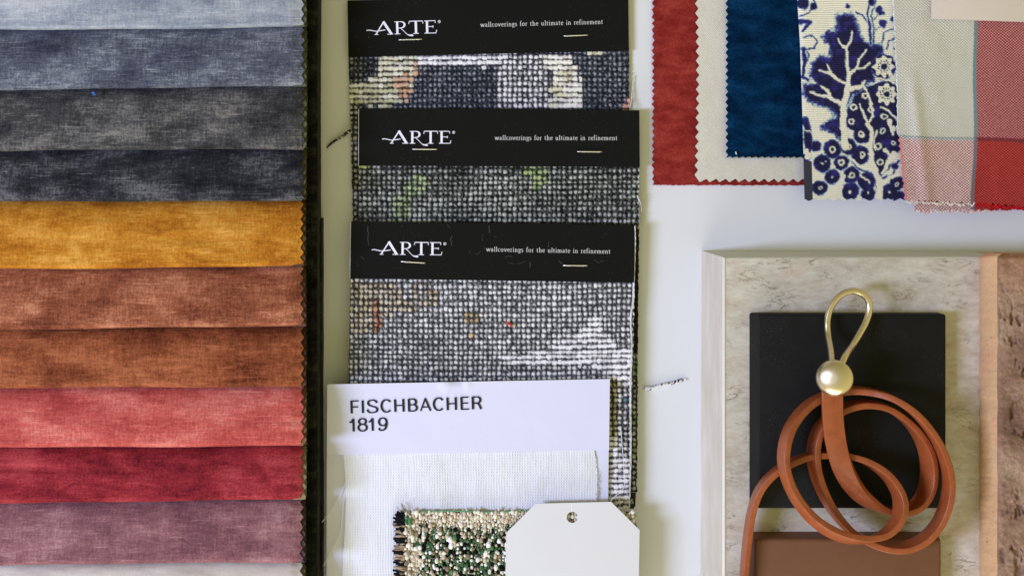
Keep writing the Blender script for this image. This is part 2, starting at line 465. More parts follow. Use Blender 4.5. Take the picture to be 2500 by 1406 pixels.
# little book face: glyph strokes, x-height 1, ascender 1.65, with advance
def B(cx, cy, rx, ry, a0=0, a1=360): return arc(cx, cy, rx, ry, a0, a1, 16)
SER = 0.13
G = {
 'w': (1.45, [[(0.08, 1), (0.42, 0)], [(0.42, 0), (0.72, 1)], [(0.68, 1), (1.02, 0)], [(1.02, 0), (1.34, 1)], [(0, 1), (0.22, 1)], [(0.58, 1), (0.8, 1)], [(1.22, 1), (1.45, 1)]]),
 'a': (0.85, [[(0.12, 0.8)] + arc(0.36, 0.74, 0.22, 0.26, 150, 0, 8) + [(0.58, 0.1), (0.78, 0.02)], arc(0.34, 0.27, 0.24, 0.25, 60, 340, 12)]),
 'l': (0.48, [[(0.24, 0), (0.24, 1.65)], [(0.05, 0), (0.44, 0)], [(0.08, 1.6), (0.24, 1.63)]]),
 'c': (0.80, [B(0.44, 0.5, 0.36, 0.5, 50, 320)]),
 'o': (0.95, [B(0.46, 0.5, 0.38, 0.5)]),
 'v': (0.95, [[(0.1, 1), (0.46, 0)], [(0.46, 0), (0.82, 1)], [(0, 1), (0.26, 1)], [(0.68, 1), (0.92, 1)]]),
 'e': (0.82, [[(0.12, 0.55), (0.72, 0.6)], B(0.44, 0.5, 0.34, 0.5, 15, 320)]),
 'r': (0.68, [[(0.24, 0), (0.24, 1)], [(0.05, 0), (0.48, 0)], [(0.06, 0.96), (0.24, 0.98)], arc(0.52, 0.68, 0.26, 0.3, 170, 60, 8)]),
 'i': (0.48, [[(0.24, 0), (0.24, 1)], [(0.05, 0), (0.44, 0)], [(0.08, 0.96), (0.24, 0.98)], [(0.23, 1.35), (0.23, 1.55)]]),
 'n': (1.05, [[(0.24, 0), (0.24, 1)], [(0.05, 0), (0.42, 0)], [(0.06, 0.96), (0.24, 0.98)], arc(0.52, 0.66, 0.28, 0.32, 170, 0, 8) + [(0.80, 0)], [(0.62, 0), (0.98, 0)]]),
 'm': (1.55, [[(0.24, 0), (0.24, 1)], [(0.05, 0), (0.42, 0)], [(0.06, 0.96), (0.24, 0.98)], arc(0.50, 0.68, 0.26, 0.3, 170, 0, 8) + [(0.76, 0)], [(0.60, 0), (0.92, 0)], arc(1.02, 0.68, 0.26, 0.3, 170, 0, 8) + [(1.28, 0)], [(1.12, 0), (1.46, 0)]]),
 'g': (0.85, [B(0.40, 0.66, 0.28, 0.32), [(0.2, 0.3), (0.25, 0.1), (0.6, 0.05)] + arc(0.42, -0.22, 0.32, 0.22, 40, -230, 14), [(0.62, 0.9), (0.8, 0.98)]]),
 's': (0.68, [arc(0.34, 0.75, 0.22, 0.24, 30, 240, 8) + arc(0.32, 0.26, 0.24, 0.25, 70, -150, 8)]),
 'f': (0.58, [[(0.24, 0), (0.24, 1.3)] + arc(0.5, 1.35, 0.26, 0.3, 180, 50, 6), [(0.05, 0), (0.46, 0)], [(0.05, 0.97), (0.5, 0.97)]]),
 't': (0.60, [[(0.25, 1.3), (0.25, 0.2)] + arc(0.43, 0.2, 0.18, 0.2, 180, 300, 5), [(0.05, 0.97), (0.52, 0.97)]]),
 'h': (1.05, [[(0.24, 0), (0.24, 1.65)], [(0.05, 0), (0.42, 0)], [(0.08, 1.6), (0.24, 1.63)], arc(0.52, 0.66, 0.28, 0.32, 170, 0, 8) + [(0.80, 0)], [(0.62, 0), (0.98, 0)]]),
 'u': (1.05, [[(0.22, 1), (0.22, 0.3)] + arc(0.48, 0.3, 0.26, 0.3, 180, 340, 6), [(0.78, 1), (0.78, 0)], [(0.04, 0.97), (0.22, 0.98)], [(0.6, 0.97), (0.78, 0.98)], [(0.78, 0.02), (0.98, 0.02)]]),
 ' ': (0.62, []),
}
def line_text(s, p0, p1, z, xh, mark, parent, wt=1.75, wn=0.85, name='tagline_lettering'):
    track = 0.17
    total = sum(G[c][0] + track for c in s) - track
    Lx = math.hypot(p1[0] - p0[0], p1[1] - p0[1]); ang = -math.degrees(math.atan2(p1[1] - p0[1], p1[0] - p0[0]))
    sx = Lx / (total * xh); out = []; x = 0
    for c in s:
        adv, st = G[c]
        q = place([[(px + x, py) for px, py in a] for a in st], p0[0], p0[1], xh, ang, sx)
        for r in q: ribbon(r, wt, wn, z + 0.012 * (len(out) % 5), out)
        x += adv + track
    V, F, _ = merge(out)
    return mk(name, V, F, mark, parent, smooth=False)

# ================================================================ WALLCOVERING SAMPLES
def arte_fabric(name, xl, xr, y0, y1, z, region, parent, seed, step=1.9, mat=None, drop=None):
    ys = np.arange(y0, y1, step); n = len(ys)
    XL = xl(ys) + 1.6 * (vn(ys / 4, ys * 0, seed) - .5) * 1.5; XR = xr(ys) + 2.0 * (vn(ys / 5, ys * 0, seed + 3) - .5) * 1.5
    m = int((XR.max() - XL.min()) / step)
    u = np.linspace(0, 1, m)
    U, Y = np.meshgrid(u, ys); X = XL[:, None] + U * (XR - XL)[:, None]
    # crooked yarn spacing
    cu = X / 12.15 + 0.5 * (vn(X / 90, Y / 200, seed) - .5) + 0.3 * (vn(X / 17, Y * 0, seed + 1) - .5)
    cv = Y / 13.3 + 0.5 * (vn(X / 220, Y / 80, seed + 2) - .5) + 0.28 * (vn(Y / 19, Y * 0, seed + 4) - .5)
    iu = np.floor(cu); iv = np.floor(cv)
    r1 = _h(iu, iv, seed + 5); r2 = _h(iu, iv, seed + 6); r3 = _h(iu, iv, seed + 7); r4 = _h(iu, iv, seed + 8)
    fu = cu - iu - .5 + (r2 - .5) * .22; fv = cv - iv - .5 + (r3 - .5) * .22
    # cell centre position decides the print colour so that every knot has one colour
    cx = X - fu * 12.15; cy = Y - fv * 13.3
    lev, tint, bg = region(cx, cy)
    rad = 0.17 + 0.20 * lev + 0.10 * (r1 - .5)
    ex = np.where(lev > 0.78, 0.55, 0.95)        # bright rows run together sideways
    d = np.sqrt((fu * ex) ** 2 + (fv * 1.0) ** 2)
    knot = 1 - sst(rad - 0.12, rad + 0.10, d + .16 * (vn(X / 3, Y / 3, seed + 12) - .5))
    warpv = (1 - sst(0.05, 0.2, np.abs(fu))) * (r4 > 0.72) * 0.6 * lev
    sp = vn(X / 2.2, Y / 2.2, seed + 9); sp2 = vn(X / 3.1, Y / 3.1, seed + 19)
    fz = np.clip(0.6 + 0.7 * sp, 0, 1.2)
    a = np.clip(np.maximum(knot, warpv) * (0.20 + 1.0 * lev) * (0.66 + 0.5 * r1) * fz, 0, 1)
    salt = (sst(0.62, 0.92, sp) * 0.24 + sst(0.66, 0.92, sp2) * 0.16) * (0.4 + 0.7 * lev)
    a = np.clip(a + salt * (1 - knot), 0, 1)
    gm = tint.mean(-1, keepdims=True); tint = tint + (gm - tint) * (0.04 + 0.32 * _h(iu, iv, seed + 15))[..., None]
    col = bg * (1 - a[..., None]) + tint * a[..., None]
    Z = z + 0.34 * knot + 0.12 * (sp - .5) + 0.5 * (fbm(X / 150, Y / 90, seed + 30) - .5)
    if drop is not None: Z = Z + drop(X, Y)
    return grid(name, WA(X, Y, Z), mat, parent, {'Col': col}, thick=0.8)
fab = attr_mat('printed_yarn', 0.9, 0.3, 2.6, 0.00008)
def cc(c, k=1.0): return np.array(alb(c, k))
def base_reg(X, lev, t, b):
    return np.full(X.shape, lev), np.ones(X.shape + (3,)) * cc(t), np.ones(X.shape + (3,)) * cc(b)
def put(reg, mask, lev, t, b=None):
    l, T, Bg = reg; l = l * (1 - mask) + lev * mask
    T = T * (1 - mask[..., None]) + cc(t) * mask[..., None]
    if b is not None: Bg = Bg * (1 - mask[..., None]) + cc(b) * mask[..., None]
    return l, T, Bg
def inpoly(X, Y, P):
    ins = np.zeros(X.shape, bool); n = len(P)
    for i in range(n):
        x1, y1 = P[i]; x2, y2 = P[(i + 1) % n]
        c = ((y1 > Y) != (y2 > Y))
        xi = (x2 - x1) * (Y - y1) / ((y2 - y1) if y2 != y1 else 1e-9) + x1
        ins ^= c & (X < xi)
    return ins.astype(float)
def bx(X, Y, a, b, c, d): return ((X > a) & (X < c) & (Y > b) & (Y < d)).astype(float)
WHT = (238, 236, 246)
def reg1(X, Y):
    r = base_reg(X, 0.30, (188, 192, 208), (20, 23, 35))
    n = fbm(X / 60, Y / 60, 77); l, T, Bg = r; l = l + (n - .5) * .35; r = (np.clip(l, 0.08, 1), T, Bg)
    r = put(r, bx(X, Y, 1020, 125, 1235, 166), 0.85, WHT, (40, 40, 56))
    r = put(r, inpoly(X, Y, [(920, 125), (1025, 125), (1016, 190), (1006, 230), (985, 246), (985, 262), (850, 262), (850, 205), (895, 198), (920, 180)]), 0.92, (226, 222, 200), (28, 27, 24))
    r = put(r, bx(X, Y, 850, 262, 880, 560), 0.62, (205, 205, 200), (22, 23, 24))
    r = put(r, inpoly(X, Y, [(870, 208), (990, 205), (975, 262), (860, 262)]) * (_h(np.floor(X / 14), np.floor(Y / 14), 3) > .45), 0.9, (206, 202, 160), (30, 30, 24))
    r = put(r, inpoly(X, Y, [(960, 185), (1000, 170), (1022, 140), (1026, 160), (1012, 215), (992, 248), (966, 235)]) * (_h(np.floor(X / 14), np.floor(Y / 14), 4) > .30), 0.9, (212, 166, 130), (44, 32, 26))
    r = put(r, bx(X, Y, 965, 128, 1000, 152) * (_h(np.floor(X / 14), np.floor(Y / 14), 9) > .5), 0.8, (222, 150, 96), (40, 20, 14))
    r = put(r, inpoly(X, Y, [(1245, 128), (1330, 128), (1345, 262), (1215, 262), (1212, 190), (1225, 150)]), 0.74, WHT, (32, 32, 44))
    r = put(r, inpoly(X, Y, [(1325, 130), (1392, 130), (1404, 160), (1418, 200), (1422, 262), (1330, 262), (1350, 230), (1350, 180), (1325, 165)]), 1.0, (240, 234, 226), (60, 54, 56))
    r = put(r, bx(X, Y, 1345, 140, 1400, 262) * (_h(np.floor(X / 24), np.floor(Y / 14), 4) > .62), 0.95, (224, 218, 184))
    r = put(r, bx(X, Y, 1438, 122, 1468, 133), 0.9, (228, 222, 190))
    r = put(r, bx(X, Y, 1522, 245, 1545, 275), 0.95, (230, 170, 140), (60, 30, 20))
    return r
def reg2(X, Y):
    r = base_reg(X, 0.46, (204, 208, 202), (15, 19, 17))
    l, T, Bg = r
    n = fbm(X / 75, Y / 50, 33); l = np.clip(l + (n - .5) * .7 + 0.14 * sst(1150, 1500, X) * sst(440, 520, Y), 0.15, .77)
    r = (l, T, Bg)
    r = put(r, inpoly(X, Y, [(990, 448), (1015, 430), (1048, 430), (1048, 466), (1010, 478), (1010, 538), (958, 538), (962, 482), (984, 468)]), 0.74, (176, 192, 146), (20, 30, 18))
    r = put(r, inpoly(X, Y, [(1278, 405), (1338, 405), (1340, 430), (1325, 466), (1300, 466), (1298, 434), (1278, 432)]), 0.76, (172, 194, 128), (22, 32, 18))
    r = put(r, bx(X, Y, 876, 405, 902, 416), 0.8, (190, 196, 90))
    g = sst(860, 900, Y) * (1 - sst(1120, 1160, Y)) * (_h(np.floor(Y / 40), Y * 0, 2) > .35)
    r = put(r, g * (X > 1540), 0.7, (160, 188, 124), (18, 28, 14))
    r = put(r, bx(X, Y, 1540, 560, 1600, 860), 0.06, (120, 120, 116), (14, 15, 15))
    return r
def reg3(X, Y):
    r = base_reg(X, 0.70, (232, 231, 236), (42, 44, 48))
    l, T, Bg = r; n = fbm(X / 80, Y / 60, 13); l = np.clip(l + (n - .5) * .32 - 0.12 * (X < 1150) * (Y > 780), .4, .77); r = (l, T, Bg)
    tn = fbm(X / 45, Y / 35, 91)
    r = put(r, (inpoly(X, Y, [(850, 685), (1060, 685), (1075, 745), (990, 760), (930, 800), (850, 815)]) * (tn > .40)), 0.72, (214, 200, 176), (36, 32, 28))
    r = put(r, bx(X, Y, 915, 730, 930, 810), 0.72, (206, 150, 118), (40, 26, 20))
    r = put(r, bx(X, Y, 1135, 765, 1175, 790) * (tn > .35), 0.72, (222, 190, 136))
    r = put(r, bx(X, Y, 1138, 770, 1150, 830), 0.72, (216, 184, 130))
    w = inpoly(X, Y, [(1230, 872), (1290, 862), (1350, 846), (1390, 822), (1425, 808), (1440, 775), (1470, 775), (1478, 812), (1492, 838), (1545, 855), (1545, 1245), (1480, 1245), (1480, 900), (1400, 890), (1330, 890), (1240, 888)])
    r = put(r, w, 0.90, (238, 236, 244), (44, 44, 50))
    r = put(r, bx(X, Y, 1486, 930, 1512, 1060), 0.74, (206, 200, 162), (30, 28, 20))
    r = put(r, bx(X, Y, 1512, 940, 1545, 1120), 0.66, (232, 230, 234), (24, 25, 30))
    r = put(r, bx(X, Y, 1515, 966, 1530, 982), 0.78, (96, 160, 176), (20, 40, 50))
    return r
card_m = M('black_card', 0.7, 0.06)
sp = card_m.noise(2.2, detail=1); pp = card_m.remap(sp, 0.74, 0.80); 
cl_ = card_m.noise(160, detail=2); pp = card_m.math('MULTIPLY', pp, card_m.remap(cl_, 0.4, 0.7))
card_m.col(card_m.mix(pp, alb((22, 22, 20)), alb((130, 132, 128))))
card_m.bump(card_m.noise(5, detail=3), 0.00004)
card_m = card_m.m
white_ink = plain('white_ink', (232, 230, 248), 0.6, 0.2)
grey_ink = plain('pale_ink', (205, 205, 205), 0.6, 0.2)
steel = M('staple_wire', 0.32, 0.5); steel.b.inputs['Metallic'].default_value = 0.9; steel.col((0.72, 0.70, 0.62)); steel = steel.m
paper_edge = plain('paper_edge', (196, 196, 186), 0.8, .1)
def header(parent, corners, z, name='header_card'):
    (a, b, c, d) = corners            # TL TR BR BL
    # gently bowed card as a fine grid
    n, m = 24, 90
    v, u = np.meshgrid(np.linspace(0, 1, n), np.linspace(0, 1, m), indexing='ij')
    X = (a[0] * (1 - u) + b[0] * u) * (1 - v) + (d[0] * (1 - u) + c[0] * u) * v
    Y = (a[1] * (1 - u) + b[1] * u) * (1 - v) + (d[1] * (1 - u) + c[1] * u) * v
    Z = z + 0.0 * X
    o = grid(name, WA(X, Y, Z), card_m, parent, thick=0.45)
    rim = prism('card_edge', [(a[0] - 1.6, a[1] + 1), (a[0] + 2, a[1] + 1), (d[0] + 2, d[1] - 1), (d[0] - 1.6, d[1] - 1)], z - 1.0, z - 0.25, paper_edge, o)
    return o
def staple(parent, p0, p1, z):
    P = [W(p0[0], p0[1], z - 0.9), W(p0[0], p0[1], z + 0.15), W(p0[0] + 1.2, p0[1], z + 0.42)]
    P += [W(p0[0] * (1 - t) + p1[0] * t, p0[1] * (1 - t) + p1[1] * t, z + 0.45) for t in (0.3, 0.6, 0.9)]
    P += [W(p1[0] - 1.2, p1[1], z + 0.42), W(p1[0], p1[1], z + 0.15), W(p1[0], p1[1], z - .9)]
    v, f = tube(P, 0.00030, 8)
    mk('staple', v, f, steel, parent)
AG = 'wallcovering samples with black header cards'
def arte(lab, corners, z, fz, xl, xr, y0, y1, reg, seed, lo, tl, sts, drop=None):
    cx = (corners[0][0] + corners[1][0]) / 2; cy = (y0 + y1) / 2
    t = thing('wallcovering_sample', W(cx, cy, max(0, fz - 1.2)), lab, 'fabric sample', AG)
    arte_fabric('woven_sheet', xl, xr, y0, y1, fz, reg, t, seed, mat=fab, drop=drop)
    hc = header(t, corners, z)
    logo(lo[0], lo[1], lo[2], lo[3], z + 0.06, 'x', hc, white_ink)
    line_text('wallcoverings for the ultimate in refinement', tl[0], tl[1], z + 0.06, 7.0, grey_ink, hc, 1.35, 0.75)
    for s in sts: staple(t, s[0], s[1], z)
    return t, hc
lerpf = lambda a, ya, b, yb: (lambda y: a + (b - a) * np.clip((y - ya) / (yb - ya), -1, 1.2))
t1, h1 = arte('top wallcovering sample, black header above cream, orange and white patches on dark weave',
     [(848, 2), (1534, -13), (1535.5, 124.5), (850.5, 140)], 3.2, 1.6,
     lerpf(851, 130, 862, 545), lerpf(1536, 130, 1540, 545), 118, 600, reg1, 101,
     (914.5, 86, 1.6, 1.0), ((1173, 66.5), (1472, 59)), [((974, 98), (1030, 96.5)), ((1377, 88.5), (1435, 86.5))])
t2, h2 = arte('middle wallcovering sample, black header above bright green patches on dark weave',
     [(876.5, 265), (1561, 270), (1562, 408), (876, 405)], 6.0, 4.4,
     lerpf(876, 400, 872, 545), lerpf(1561, 400, 1555, 1200), 395, 1202, reg2, 202,
     (952, 351, 0.0, .98), ((1208, 342), (1507, 342.5)), [((1007, 364.5), (1067, 365)), ((1410, 370.5), (1469, 371))])
t3, h3 = arte('lowest wallcovering sample, scuffed black header above pale grey weave with a white patch',
     [(857, 540.5), (1549.5, 549), (1548, 690), (855, 680)], 8.8, 7.2,
     lerpf(856, 680, 850, 930), lerpf(1549, 690, 1538, 1235), 672, 1243, reg3, 303,
     (927, 621.5, -0.6, 1.0), ((1187, 613.5), (1490, 619)), [((979, 638.5), (1038, 642)), ((1375, 648), (1434, 648.5))])
# scuffs on the third header
rnd = random.Random(8); out = []
def scratch(pts, w, o=out): 
    ribbon(pts, w, w * 0.7, 8.87 + 0.01 * (len(out) % 3), o)
for (x, y, L, a) in [(898, 552, 40, 95), (1092, 548, 12, 92), (1196, 551, 20, 97), (1340, 590, 14, 100), (1104, 576, 26, 90), (1178, 572, 18, 80), (1295, 640, 14, 92), (1052, 585, 12, 70), (900, 590, 10, 100), (1206, 577, 9, 20), (1232, 628, 22, 4), (1240, 642, 16, 8), (1262, 645, 24, 2), (1160, 620, 18, 5), (1450, 634, 30, 12), (1365, 636, 12, 40), (880, 628, 12, 20), (1180, 600, 10, 75), (1145, 612, 8, 60)]:
    pts = [(x, y)]; aa = math.radians(a)
    k = max(3, int(L / 3))
    for i in range(k):
        aa += rnd.uniform(-.7, .7); 
        pts.append((pts[-1][0] + math.cos(aa) * L / k, pts[-1][1] + math.sin(aa) * L / k)); 
        aa = math.radians(a) * .5 + aa * .5
    scratch(pts, rnd.uniform(0.5, 1.3))
scf = plain('scuff', (78, 78, 74), 0.8)
for q in out: mk('scuff_mark', q[0], q[1], scf, h3, smooth=False)
# bottom label of the middle sample with the end of its word
lb = prism('end_label', [(1534, 1202), (1552.5, 1202), (1551, 1236), (1548, 1237), (1548, 1241), (1533, 1241)], 4.4, 4.9, plain('label_black', (20, 20, 19), 0.6), t2)
out = []
for r in place(G['s'][1], 1540, 1228, 9.5, 0, 1.05): ribbon(r, 2.0, 1.2, 5.0, out)
V, F, _ = merge(out); mk('label_letter', V, F, grey_ink, lb, smooth=False)
# loose yarns
def yarn(name, pts, z, r, cols, lab=None, parent=None, seed=1):
    P = spline(pts, 10); rr = random.Random(seed); parts = []
    W3 = [Vector(W(p[0], p[1], p[2])) for p in P]
    n = len(W3)
    for k in range(3):
        Q = [w + Vector((math.cos(i * 0.9 + k * 2.1), math.sin(i * 0.9 + k * 2.1), math.sin(i * 0.9 + k * 2.1 + 1.5))) * r * 0.0006 for i, w in enumerate(W3)]
        v, f = tube(Q, lambda t: r * 0.00055 * (1 - 0.6 * t), 6)
        c = []
        for i in range(n): c += [cols[rr.randrange(len(cols))] if rr.random() < .5 or i == 0 else c[-1]] * 6
        parts.append((v, f, c))
    for i in range(0, n, 1):      # stray hairs
        d = Vector((rr.uniform(-1, 1), rr.uniform(-1, 1), rr.uniform(0, .6))) * r * 0.0018
        v, f = tube([W3[i], W3[i] + d * .5 + Vector((0, 0, .0002)), W3[i] + d], 0.00006, 3)
        parts.append((v, f, [cols[rr.randrange(len(cols))]] * len(v)))
    V = []; F = []; C = []
    for v, f, c in parts:
        o = len(V); V += v; F += [[i + o for i in q] for q in f]; C += c
    o = mk(name, V, F, fab, parent, {'Col': C})
    if lab: tag(o, lab, 'thread')
    return o
K = tuple(alb((22, 22, 24))); Gy = tuple(alb((200, 200, 196))); Wt = tuple(alb((226, 226, 230)))
yarn('loose_yarn', [(858, 318, 2), (845, 326, 1.6), (836, 334, 1.0), (822, 342, .8), (810, 350, 0.6), (800, 360, .5)], 1, 0.75, [K, K, K, Gy], None, t1, 3)
yarn('loose_yarn', [(1574, 948, .5), (1596, 946, .7), (1615, 939, .8), (1640, 934, .6), (1658, 929, .6), (1672, 925, .5)], 1, 1.0, [Wt, Wt, Wt, K], 'short black and white yarn end lying on the white table right of the weaves', None, 5)
yarn('selvedge_thread', [(1549, 552, 8.6), (1550, 600, 8.0), (1547, 690, 7.8), (1546, 735, 7.8), (1540, 775, 8.0), (1542, 850, 8), (1539, 960, 8), (1540, 1100, 8), (1536, 1240, 8)], 1, 0.5, [Wt, Gy], None, t3, 6)
yarn('frayed_thread', [(1556, 478, 5.5), (1564, 500, 3.5), (1567, 530, 2), (1572, 552, 1)], 1, 0.35, [Wt, Gy], None, t2, 7)
yarn('frayed_thread', [(1538, 265, 4), (1542, 240, 2), (1545, 205, 1), (1550, 185, .5)], 1, 0.3, [Wt, Gy], None, t1, 8)
fluff('red_lint', 1243, 791, 8.4, (206, 62, 54), [(-7, -6, 0), (-2, -1, .3), (3, 2, .3), (7, 6, 0)], 0.45, 'tiny red fibre lying on the lowest pale grey weave')

# ================================================================ WHITE SAMPLE CARD
t = thing('sample_card', W(1143, 1170, 8.2), 'white card folder with large dark lettering holding a white linen swatch', 'sample card')
paper = M('white_paper', 0.55, 0.3); paper.col(alb((216, 217, 240)))
paper.bump(paper.noise(60, detail=3), 0.0002); paper = paper.m
def bowed(name, corners, z, m, parent, zf=None, thick=0.4, nu=120, nv=60):
    (a, b, c, d) = corners
    v, u = np.meshgrid(np.linspace(0, 1, nv), np.linspace(0, 1, nu), indexing='ij')
    X = (a[0] * (1 - u) + b[0] * u) * (1 - v) + (d[0] * (1 - u) + c[0] * u) * v
    Y = (a[1] * (1 - u) + b[1] * u) * (1 - v) + (d[1] * (1 - u) + c[1] * u) * v
    Z = z + (zf(X, Y) if zf else 0 * X)
    return grid(name, WA(X, Y, Z), m, parent, thick=thick)
bowed('back_panel', [(798, 1000), (1487, 1000), (1482, 1560), (797, 1560)], 9.3, paper, t)
zf = lambda X, Y: 0.35 * (fbm(X / 200, Y / 100, 5) - .5) - 0.9 * np.exp(-((X - 1115) / 17) ** 4) * np.exp(-((Y - 928) / 9) ** 2) + 0.5 * np.exp(-((X - 1085) / 14) ** 2) * np.exp(-((Y - 938) / 16) ** 2) + .35 * np.exp(-((X - 1141) / 9) ** 2) * np.exp(-((Y - 936) / 14) ** 2)
hd = bowed('header_flap', [(799, 938), (1489, 925), (1487, 1098.5), (798, 1110.5)], 11.0, paper, t, zf, nu=300, nv=80)
ink = plain('dark_ink', (24, 26, 40), 0.5)
CAP = 31.0
FS = {  # x extents in grid units, strokes in (x, y) with y 0..1 cap
 'F': [[(2.5, 0), (2.5, 1)], [(2.5, .97), (20, .97)], [(2.5, .50), (18.5, .50)]],
 'I': [[(2.8, 0), (2.8, 1)]],
 'S': [spline([(24.5, .76), (22, .90), (16.5, .985), (10, .98), (4.5, .90), (3.2, .74), (6, .60), (14, .50), (22, .40), (25, .26), (22.5, .09), (15, .015), (8, .02), (3, .10), (.8, .27)], 4).tolist()],
 'C': [[(14 + 12.2 * math.cos(math.radians(a)), .5 + .485 * math.sin(math.radians(a))) for a in range(38, 324, 9)]],
 'H': [[(2.5, 0), (2.5, 1)], [(22.5, 0), (22.5, 1)], [(2.5, .5), (22.5, .5)]],
 'B': [[(2.5, 0), (2.5, 1)], [(2.5, .97), (12, .97)] + [(12 + 8 * math.cos(math.radians(a)), .745 + .225 * math.sin(math.radians(a))) for a in range(90, -91, -12)] + [(2.5, .52)],
       [(12, .52)] + [(13 + 8.6 * math.cos(math.radians(a)), .275 + .245 * math.sin(math.radians(a))) for a in range(90, -91, -12)] + [(2.5, .03)]],
 'A': [[(1.6, 0), (14.2, 1)], [(13.2, 1), (26, 0)], [(5.5, .31), (22.5, .31)]],
 'E': [[(2.5, 0), (2.5, 1)], [(2.5, .97), (20, .97)], [(2.5, .51), (18.5, .51)], [(2.5, .03), (20.5, .03)]],
 'R': [[(2.5, 0), (2.5, 1)], [(2.5, .97), (12.5, .97)] + [(13 + 8.2 * math.cos(math.radians(a)), .725 + .245 * math.sin(math.radians(a))) for a in range(90, -91, -12)] + [(2.5, .48)], [(12.5, .48), (17.5, .38), (19.8, .2), (22.5, 0)]],
 '1': [[(10.5, 0), (10.5, 1)], [(1, .70), (6, .76), (9.5, .92)]],
 '8': [[(11.5 + 8.6 * math.cos(math.radians(a)), .755 + .225 * math.sin(math.radians(a))) for a in range(0, 361, 12)], [(11.5 + 10.2 * math.cos(math.radians(a)), .275 + .265 * math.sin(math.radians(a))) for a in range(0, 361, 12)]],
 '9': [[(12 + 9.4 * math.cos(math.radians(a)), .68 + .30 * math.sin(math.radians(a))) for a in range(0, 361, 12)], [(21.4, .68)] + spline([(21.4, .68), (21, .42), (17.5, .14), (11, .02), (5, .05), (2, .2)], 5).tolist()],
}
def wide_text(word, xs, ox, oy, ang, z, parent, nm):
    out = []
    c = math.cos(math.radians(ang)); d = math.sin(math.radians(ang))
    for ch, dx in zip(word, xs):
        for st in FS[ch]:
            q = [(ox + (x + dx) * c - y * CAP * d, oy - (x + dx) * d - y * CAP * c) for x, y in st]
            thk = 5.5 if ch not in 'A' else 4.8
            if ch == 'A' and st[0] == (1.6, 0): thk = 3.6
            ribbon(q, thk, 3.3, z + 0.015 * (len(out) % 6), out)
    V, F, _ = merge(out)
    mk(nm, V, F, ink, parent, smooth=False)
wide_text('FISCHBACHER', [0, 27, 40, 73.5, 106.5, 140, 169, 201.5, 234.5, 268.5, 296], 856.3, 1009, 1.95, 11.35, hd, 'name_lettering')
wide_text('1819', [0, 21, 46.5, 70], 853, 1053, 1.8, 11.35, hd, 'year_lettering')
# linen
lm = M('white_linen', 0.85, 0.15)
a, b = lm.sines(6.2, 6.8)
f = lm.math('MULTIPLY_ADD', a, 0.16, 0.5); f = lm.math('MULTIPLY_ADD', lm.math('MULTIPLY', a, b), 0.22, f)
g = lm.noise(4, 26, 4, detail=2); f = lm.math('MULTIPLY_ADD', lm.math('SUBTRACT', g, .5), 0.7, f, clamp=True)
lm.col(lm.mix(f, alb((210, 212, 226)), alb((246, 246, 252)))); lm.bump(f, 0.00025)
ys = np.linspace(1085, 1560, 240); us = np.linspace(0, 1, 260)
U, Y = np.meshgrid(us, ys)
XL = 840 + 4 * np.sin(ys / 60); XR = 1451 + 5 * sst(1100, 1130, ys) + 2.5 * tri(ys / 11) * (ys > 1140) + 3 * (vn(ys / 6, ys * 0, 3) - .5)
X = XL[:, None] + U * (XR - XL)[:, None]
Z = 10.0 + 1.5 * (fbm(X / 75, Y / 190, 8) - .4) + 0.5 * np.exp(-((X - 1075) / 12) ** 2) * sst(1160, 1240, Y) * .6
grid('linen_swatch', WA(X, Y, Z), lm.m, t, thick=0.4)
# fine cut threads along linen right edge and escaping left
hair = plain('linen_hair', (236, 236, 240), .9)
parts = []
for i in range(70):
    y = rnd.uniform(1150, 1235); x = 1456 + rnd.uniform(-2, 2)
    parts.append(tube([W(x, y, 10), W(x + rnd.uniform(1, 5), y + rnd.uniform(-3, 3), 10.4), W(x + rnd.uniform(3, 9), y + rnd.uniform(-6, 6), 10)], 0.00008, 3))
V, F, _ = merge(parts); mk('frayed_edge', V, F, hair, t)
th = [[(847, 1165, 10), (832, 1205, 10.2), (805, 1250, 10.5), (786, 1274, 11)], [(848, 1175, 10), (838, 1230, 10.2), (830, 1300, 10.4), (800, 1360, 10.4), (790, 1380, 10)], [(1490, 1223, 12), (1505, 1208, 12), (1520, 1196, 11), (1524, 1160, 9.5), (1515, 1040, 9)]]
for q in th:
    v, f = tube([W(*p) for p in spline(q, 8)], 0.00016, 5)
    mk('stray_thread', v, f, hair, t)

# ================================================================ BOUCLE SWATCH
bt = thing('boucle_swatch', W(1250, 1330, 10.8), 'chunky green, black and cream knotted tweed swatch with frayed edge below the white linen', 'fabric swatch')
R = random.Random(12)
sphere_v = []; sphere_f = []
_bm = bmesh.new(); bmesh.ops.create_icosphere(_bm, subdivisions=2, radius=1); _bm.verts.index_update()
SV = np.array([v.co[:] for v in _bm.verts]); SF = [[v.index for v in f.verts] for f in _bm.faces]; _bm.free()
BV = []; BF = []; BC = []; off = 0
def blob(px, py, z, rx, ry, rz, rot, c):
    global off
    x, y, zz = W(px, py, z)
    v = SV * np.array([rx, ry, rz]) * S
    cr, sr = math.cos(rot), math.sin(rot)
    v = np.stack([v[:, 0] * cr - v[:, 1] * sr, v[:, 0] * sr + v[:, 1] * cr, v[:, 2]], -1)
    v = v * (1 + 0.4 * (np.array([R.random() for _ in range(len(v))])[:, None] - .5))
    v = v + np.array([x, y, zz])
    BV.append(v); BF.extend([[i + off for i in f] for f in SF]); off += len(v)
    BC.append(np.tile(np.array(alb(c)), (len(v), 1)))
cream = [(230, 224, 208), (218, 210, 190), (238, 234, 222), (202, 190, 168), (208, 192, 170)]
green = [(80, 116, 78), (62, 98, 66), (100, 134, 96), (88, 104, 78)]
black = [(18, 18, 22), (24, 24, 30), (14, 15, 18)]
